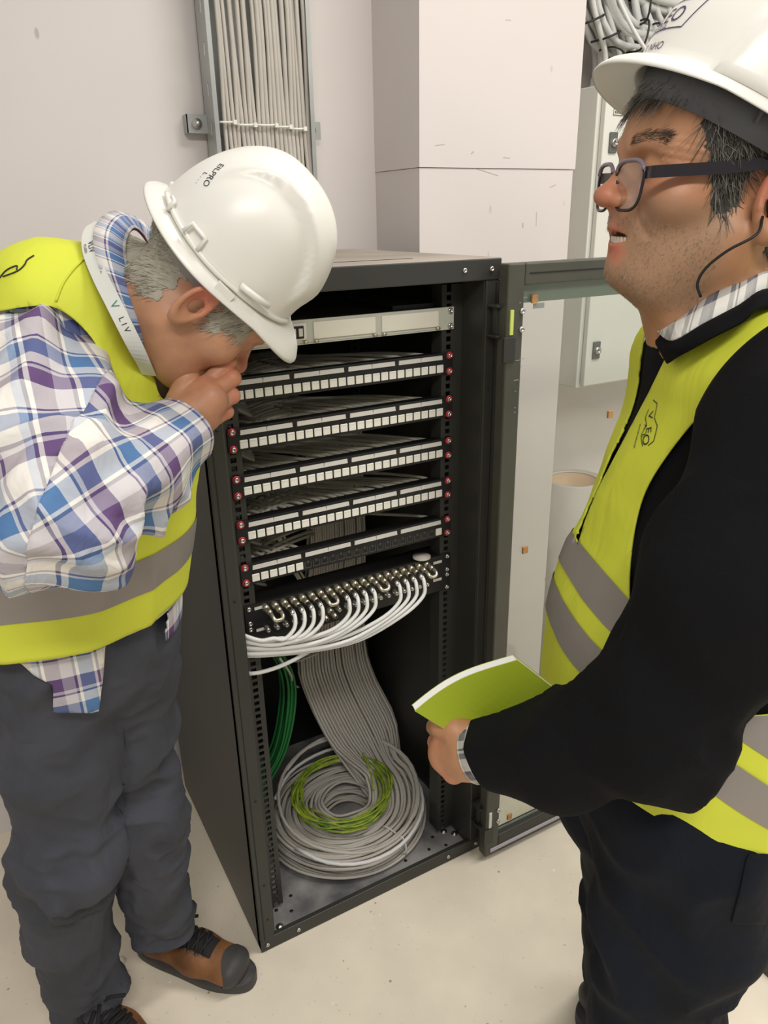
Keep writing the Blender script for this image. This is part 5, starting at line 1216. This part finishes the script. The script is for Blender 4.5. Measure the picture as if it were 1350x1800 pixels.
    ib = MB(); ib.add(hf.glob([(-.0795, .055, gz+.0150), (-.0795, .072, gz+.0135), (-.0785, .072, gz+.0165), (-.0785, .055, gz+.018)]), [(0, 1, 2, 3)])
    # ---- hard hat
    def brim(th): return .015+.020*np.clip(np.cos(th), 0, 1)**1.6+.006*np.clip(-np.cos(th), 0, 1)
    def rimz(th): return -.016*np.sin(th)**2-.006*np.clip(np.cos(th), 0, 1)**2
    def disp(q):
        x, y, z = q.T; w_ = .034-.30*(z-.0); bump = sstep(w_-np.abs(y-.036), 0, .006)*sstep(.052-z, 0, .006)*(z > -.03); return .0075*bump*(np.abs(x) > .03)+.004*sstep(.026-np.abs(x), 0, .012)*sstep(z, .06, .09)
    HA, HB = .110, .099
    hh = Frame(hf.glob((0, -.011, .066)), hf.F+.42*hf.U, hf.U-.42*hf.F)
    hat, sh, hb = helmet(hh, 'hard_hat', 'white hard hat on the head of the person with glasses', HA, HB, .125, brim, disp, rimz, ('hat_white', 'band_dark'), band_z=(-.030, .004))
    for s_ in (-1, 1):
        mb = MB(); mb.lathe([(.004, -.003), (.0085, -.003), (.0085, .003), (.004, .003), (.004, -.003)], 16, (0, 0, 0), R=np.stack([hh.F, hh.U, hh.X], 1)); mb.v[-1] = mb.v[-1]+hh.glob((s_*.100, -.008, -.030)); mb.build('strap_lug', 'hat_white', hat)
        mb = MB(); mb.bbox(-.004, .004, -.0015, .0015, -.006, .006, .001); mb.v[-1] = mb.v[-1]@hh.R+hh.glob((s_*.087, .020, -.026)); mb.build('band_clip', 'band_dark', hat)
    # lettering at the front of the shell
    def onhat(px_, py_):
        for k in range(40):
            d = P(px_+4*k, py_, 1)-CAM; d /= np.linalg.norm(d); h = hb.ray_cast(Vector(CAM), Vector(d), 3.)
            if h[0] is not None: break
        nd = _a(h[1]); nd = nd if nd@d < 0 else -nd
        return _a(h[0]), nd
    for (px_, py_, txt, size, off, st) in ((1200, 24, 'VALEO', .021, -.030, [([(-.058, -.013), (.014+.026, -.013), (.022+.028, .015), (-.050, .015), (-.058, -.013)], .0013)]), (1172, 48, 'INGENIERIA', .008, -.022, None), (1153, 82, 'T. NHO', .010, -.006, None)):
        p_, nd = onhat(px_, py_); yd = hh.U-nd*(hh.U@nd); yd /= np.linalg.norm(yd); xd = np.cross(yd, nd); decal(txt, hb, p_+xd*off, xd, yd, nd, size, 'print_violet', 'lettering', hat, strokes=st, center=hh.glob((0, 0, .02)))
    # cord from the ear to the collar
    cd = MB().tube(spline([hf.glob((-.088, -.004, -.030)), P(1330, 412, .665), P(1280, 440, .675), P(1242, 470, .690), P(1226, 498, .700), P(1232, 522, .705)], 26), .0014, 6)
    cd.build('cord', 'tie_black', gl)
    # ---- jeans
    def jeans(p):
        d = echain(p, [hip+_a((0, 0, .13)), hip, hip-_a((0, 0, .06))], [(.165, .135), (.175, .145), (.16, .12)], side)
        n_ = chain(p, (hN, P(1195, 1600, .965), kN, P(1130, 1960, 1.14), P(1110, 2080, 1.21)), (.098, .096, .078, .068, .060), .03); f_ = chain(p, (hF, (hF+kF)/2, kF, aF), (.095, .088, .075, .058), .03)
        return smin(smin(d, n_, .04), f_, .025)
    lo, hi = bounds([hip, hN, kN, aN, kF, aF], .17); hi[2] = hip[2]+.16; lo[2] = .03; V, F = surf(jeans, lo, hi, .009); nn = vnorm(V, F)
    V = V+nn*(.007*(fold(V, _a((0, 0, 1))+front*.5, 9, 3)-.2)+.008*fold(V, side+front*.6+_a((0, 0, -.5)), 11, 4))[:, None]
    V, F = clip(V, F, V[:, 2]-.06); jn = raw_obj('jeans', V, F, 'jeans', man, solid=.003); px, py, t = topx(V)
    g = np.where(t < 1.1, poly_sd(px, py, [(1312, 1500), (1400, 1500), (1400, 1618), (1340, 1624), (1284, 1622), (1300, 1560)]), -1); Vp, Fp = clip(V+nn_of(V, F)*.0025, F, g); raw_obj('pocket', Vp, Fp, 'jeans', jn, solid=.002) if len(Fp) else None
    # ---- sweater
    def trunk(p, e=0.0):
        d = echain(p, trpts, [(.165+e, .150+e), (.170+e, .150+e), (.174+e, .122+e), (.125+e, .080+e)], side, .06)
        return smin(d, rc(p, shl+side*.12+_a((0, 0, .0)), shl-side*.09, .058+e, .050+e), .05)
    lo, hi = bounds(trpts, .24); V, F = surf(lambda p: trunk(p, .0115), lo, hi, .009); g = np.minimum(V[:, 2]-.88, np.linalg.norm(V-neck0-_a((-.006, 0, .03)), axis=1)-.078); V, F = clip(V, F, g); sw = raw_obj('sweater', V, F, 'sweater_black', man, solid=.003)
    slp = [shl+side*.13, S, P(1285, 1020, .70), E, P(985, 1326, .82), W]
    def sleeve(p):
        d = chain(p, slp, (.075, .086, .080, .056, .048, .034), .035); return smin(d, ball(p, P(1140, 1290, .76), .048), .04)
    lo, hi = bounds(slp, .11); V, F = surf(sleeve, lo, hi, .0065); nn = vnorm(V, F); fa = (W-E)/np.linalg.norm(W-E); up_ = (E-S)/np.linalg.norm(E-S); ek = np.exp(-(np.linalg.norm(V-P(1120, 1285, .775), axis=1)/.11)**2)
    V = V+nn*(.006*(fold(V, up_, 11, 4)-.2)+.016*ek*(fold(V, np.cross(fa, -FW), 15, 5)-.2)+.004*fold(V, fa, 16, 5))[:, None]; V, F = clip(V, F, -((V-W+fa*.012)@fa)); raw_obj('sleeve', V, F, 'sweater_black', sw, solid=.003)
    n = 40; a_ = np.arange(n)*2*PI/n; x_ = np.cross(fa, UP); x_ /= np.linalg.norm(x_); y_ = np.cross(fa, x_); rings = []; uvs = []
    for s_, r in ((-.03, .034), (-.012, .0365), (.002, .0365), (.003, .0345), (-.01, .034)): rings.append(W+fa*s_+r*(np.cos(a_)[:, None]*x_+np.sin(a_)[:, None]*y_)); uvs.append(np.stack([a_*.04, np.full(n, s_)], 1))
    raw_obj('shirt_cuff', np.vstack(rings), np.array([(i*n+j, i*n+(j+1) % n, (i+1)*n+(j+1) % n, (i+1)*n+j) for i in range(4) for j in range(n)]), 'plaid_grey', man, uv=np.vstack(uvs))
    # collar and sweater neck, turned round the throat
    def band(name, inn, out, mt, par, bulge, uvs, ri, ro):
        i_, o_ = spline([P(*c) for c in inn]+ri, 60), spline([P(*c) for c in out]+ro, 60); n = 60; m_ = (i_+o_)/2; d = m_-neck0; d /= np.linalg.norm(d, axis=1, keepdims=True); m_ = m_+d*bulge; sl_ = np.cumsum(np.r_[0, np.linalg.norm(np.diff(o_, axis=0), axis=1)])
        uv = np.vstack([np.stack([sl_, np.full(n, h)], 1) for h in (0, .016, .032)])*uvs; return raw_obj(name, np.vstack([o_, m_, i_]), np.array([(r*n+j, r*n+j+1, (r+1)*n+j+1, (r+1)*n+j) for r in range(2) for j in range(n-1)]), mt, par, uv=uv, solid=.003)
    c_in = [(1172, 552, .80), (1205, 536, .765), (1250, 510, .735), (1300, 486, .728), (1350, 460, .738)]; c_out = [(1150, 578, .785), (1178, 597, .745), (1230, 570, .718), (1290, 540, .708), (1350, 510, .715)]
    n_out = [(1172, 640, .775), (1200, 622, .730), (1250, 592, .700), (1300, 566, .690), (1350, 538, .695)]; n_in = [(x, y-10, t+.012) for x, y, t in c_out]
    def rest(r, h): return [neck0+r*(math.cos(a)*front+math.sin(a)*side)+_a((0, 0, h-.03*(1+math.cos(a))/2)) for a in (2.6, 3.2, 3.8, 4.4, 5.0)]
    band('shirt_collar', c_in, c_out, 'plaid_grey', man, .004, 1.2, rest(.070, .062), rest(.080, .036)); band('neckband', n_in, n_out, 'sweater_black', sw, .006, 1, rest(.078, .040), rest(.098, .008))
    # ---- vest
    def vest(p): return smin(trunk(p, .015), ec(p, hip-_a((0, 0, .08)), hip+_a((0, 0, .06)), (.205, .185), (.195, .172), side), .06)
    lo, hi = bounds(trpts, .27); V, F = surf(vest, lo, hi, .008); nn = vnorm(V, F); V = V+nn*(.006*fold(V, _a((0, 0, 1))+side*.3, 10, 3)+.003*fold(V, front, 9, 3))[:, None]
    px, py, t = topx(V); A_, B_ = hit_on(bvh_of(V, F), 1115, 1412), hit_on(bvh_of(V, F), 1295, 1500); kf = np.clip((A_[2]-B_[2])/((A_-B_)@front), -.5, .5); hem = (V[:, 2]-A_[2])-kf*((V-A_)@front)
    armp = smooth_poly([(1420, 620), (1350, 652), (1290, 680), (1235, 724), (1172, 800), (1130, 872), (1110, 960), (1106, 1050), (1120, 1150), (1180, 1230), (1300, 1260), (1480, 1200), (1600, 900), (1520, 640)])
    nearw = ((V-chest)@side) > .02; ga = np.where(nearw, -poly_sd(px, py, armp)*.0008, 1.); fa_ = np.where(((V-chest)@side) < -.05, np.linalg.norm(V-(shl-side*.2), axis=1)-.12, 1.)
    neckp = [(1350, 508), (1280, 548), (1215, 590), (1170, 628), (1140, 690), (1095, 775), (1050, 860), (1028, 915), (1016, 955), (990, 900), (1040, 780), (1120, 640), (1140, 560), (1250, 440), (1420, 420), (1420, 480)]
    gn = np.where(((V-chest)@side) > -.06, -poly_sd(px, py, neckp)*.0008, np.linalg.norm(V-neck0, axis=1)-.10)
    g = np.minimum(np.minimum(hem, ga), np.minimum(gn, fa_)); Vv, Fv = clip(V, F, g); vs = raw_obj('vest', Vv, Fv, 'vest_yellow', man, solid=.002); nv = vnorm(Vv, Fv)
    bv = bvh_of(Vv, Fv)
    def hitv(px_, py_):
        d = P(px_, py_, 1)-CAM; d /= np.linalg.norm(d); h = bv.ray_cast(Vector(CAM), Vector(d), 3.); return _a(h[0]) if h[0] is not None else None
    for q0, q1 in (((1030, 1010), (1095, 1115)), ((1000, 1115), (1300, 1388))):
        p0, p1 = hitv(*q0), hitv(*q1)
        if p0 is None: continue
        kf = .69
        V2, F2 = clip(Vv+nv*.0016, Fv, .025-np.abs((Vv[:, 2]-p0[2])-kf*((Vv-p0)@front))); raw_obj('reflective_band', V2, F2, 'reflective_grey', vs)
    d0 = P(1138, 750, .8)-CAM; d0 /= np.linalg.norm(d0); h = bv.ray_cast(Vector(CAM), Vector(d0), 3.)
    if h[0] is not None:
        nd = _a(h[1]); nd = nd if nd@d0 < 0 else -nd; ydir = P(1175, 735, .8)-P(1120, 765, .8); xdir = P(1150, 790, .8)-P(1128, 712, .8); xdir -= nd*(xdir@nd); xdir /= np.linalg.norm(xdir); yd = np.cross(nd, xdir)
        decal('V  E', bv, _a(h[0])+yd*.004-xdir*.004, xdir, yd, nd, .015, 'print_dark', 'logo', vs, strokes=[([(-.024, .004), (-.018, .014), (-.004, .009), (.006, .016), (.022, .010), (.026, .002)], .0011), ([(-.016, -.006), (-.008, -.012), (.002, -.006), (.012, -.013), (.026, -.007)], .0011)])
        decal('O', bv, _a(h[0])+xdir*.015+yd*.001, xdir, yd, nd, .016, 'print_dark', 'logo', vs); decal('A  E', bv, _a(h[0])-yd*.004+xdir*.004, xdir, yd, nd, .009, 'print_dark', 'logo', vs); decal('INGENIERIA', bv, _a(h[0])-yd*.018+xdir*.008, xdir, yd, nd, .0055, 'print_dark', 'logo', vs)
    # ---- shoes
    shoe(man, dz(1012, 1812), dz(1200, 1700), ('sneaker_grey', 'rubber_dark', 'lace_black'))
    shoe(man, _a((aN[0], aN[1], 0))+front*.20, _a((aN[0], aN[1], 0))-front*.075, ('sneaker_grey', 'rubber_dark', 'lace_black'))
    # ---- notebook
    A0, B0, C0, D0 = P(729, 1250, .850), P(906, 1156, .862), P(1024, 1248, .905), P(846, 1322, .920); nb = thing('notebook', (A0+B0+C0+D0)/4, 'yellow-green notebook held tilted in the hand of the person at right', 'notebook')
    un = np.cross(B0-A0, D0-A0); un /= np.linalg.norm(un); un = un if un@FW < 0 else -un      # faces the camera
    def patch(off, n=14, m_=10, inset=0.0):
        v = []
        for i in range(n+1):
            for j in range(m_+1):
                s_, r_ = inset+(1-2*inset)*i/n, j/m_*(1-inset)+inset*.0; v.append(A0*(1-s_)*(1-r_)+B0*s_*(1-r_)+C0*s_*r_+D0*(1-s_)*r_+un*(off-.010*math.sin(s_*PI*1.15)*(1-.4*r_)+.012*max(0, .18-s_)/.18*(1-r_)*0))
        return np.array(v), [(i*(m_+1)+j, i*(m_+1)+j+1, (i+1)*(m_+1)+j+1, (i+1)*(m_+1)+j) for i in range(n) for j in range(m_)]
    def slab(name, o0, o1, mt, inset):
        v0, f0 = patch(o0, inset=inset); v1, f1 = patch(o1, inset=inset); k = len(v0); n, m_ = 14, 10; e = []
        loop_ = [(i, 0) for i in range(n+1)]+[(n, j) for j in range(1, m_+1)]+[(i, m_) for i in range(n-1, -1, -1)]+[(0, j) for j in range(m_-1, 0, -1)]; idx = [i*(m_+1)+j for i, j in loop_]
        for a, b in zip(idx, idx[1:]+idx[:1]): e.append((a, b, k+b, k+a))
        mb = MB(); mb.add(np.vstack([v0, v1]), f0+[tuple(reversed([k+x for x in f])) for f in f1]+e, False); return mb.build(name, mt, nb)
    slab('front_cover', .0, -.0007, 'book_green', 0.0); slab('pages', -.0008, -.0095, 'paper', .006); slab('back_cover', -.0096, -.0103, 'book_green', 0.0)
    return man
def hit_on(b, px_, py_):
    d = P(px_, py_, 1)-CAM; d /= np.linalg.norm(d); h = b.ray_cast(Vector(CAM), Vector(d), 3.); return _a(h[0])
def nn_of(V, F): return vnorm(V, F)
plaid_mat('plaid_grey', [(0, (226, 224, 216)), (.30, (120, 118, 118)), (.42, (226, 224, 218)), (.48, (70, 68, 72)), (.52, (222, 220, 214)), (.70, (108, 108, 116)), (.90, (48, 48, 78))], [(0, (226, 224, 216)), (.35, (112, 112, 114)), (.55, (60, 60, 72)), (.65, (226, 224, 218)), (.85, (120, 118, 116))], .055)
mat('sneaker_grey', (120, 118, 118), .7, var=.2, scale=30); glass_mat('lens_glass', (.86, .86, .86)); MATS['lens_glass'].node_tree.nodes['Value'].outputs[0].default_value = .16
right_man()
# shoe of somebody beyond the frame, just inside the right edge
def far_shoe():
    e = thing('shoe_stub', dz(1360, 1700), 'grey shoe on the floor at the right edge behind the dark jeans', 'shoe'); e.name = 'grey_shoe'; WL['grey_shoe'] = WL['shoe_stub']
    shoe(e, dz(1336, 1712), dz(1500, 1640), ('sneaker_grey', 'rubber_dark', 'lace_black'))
far_shoe()
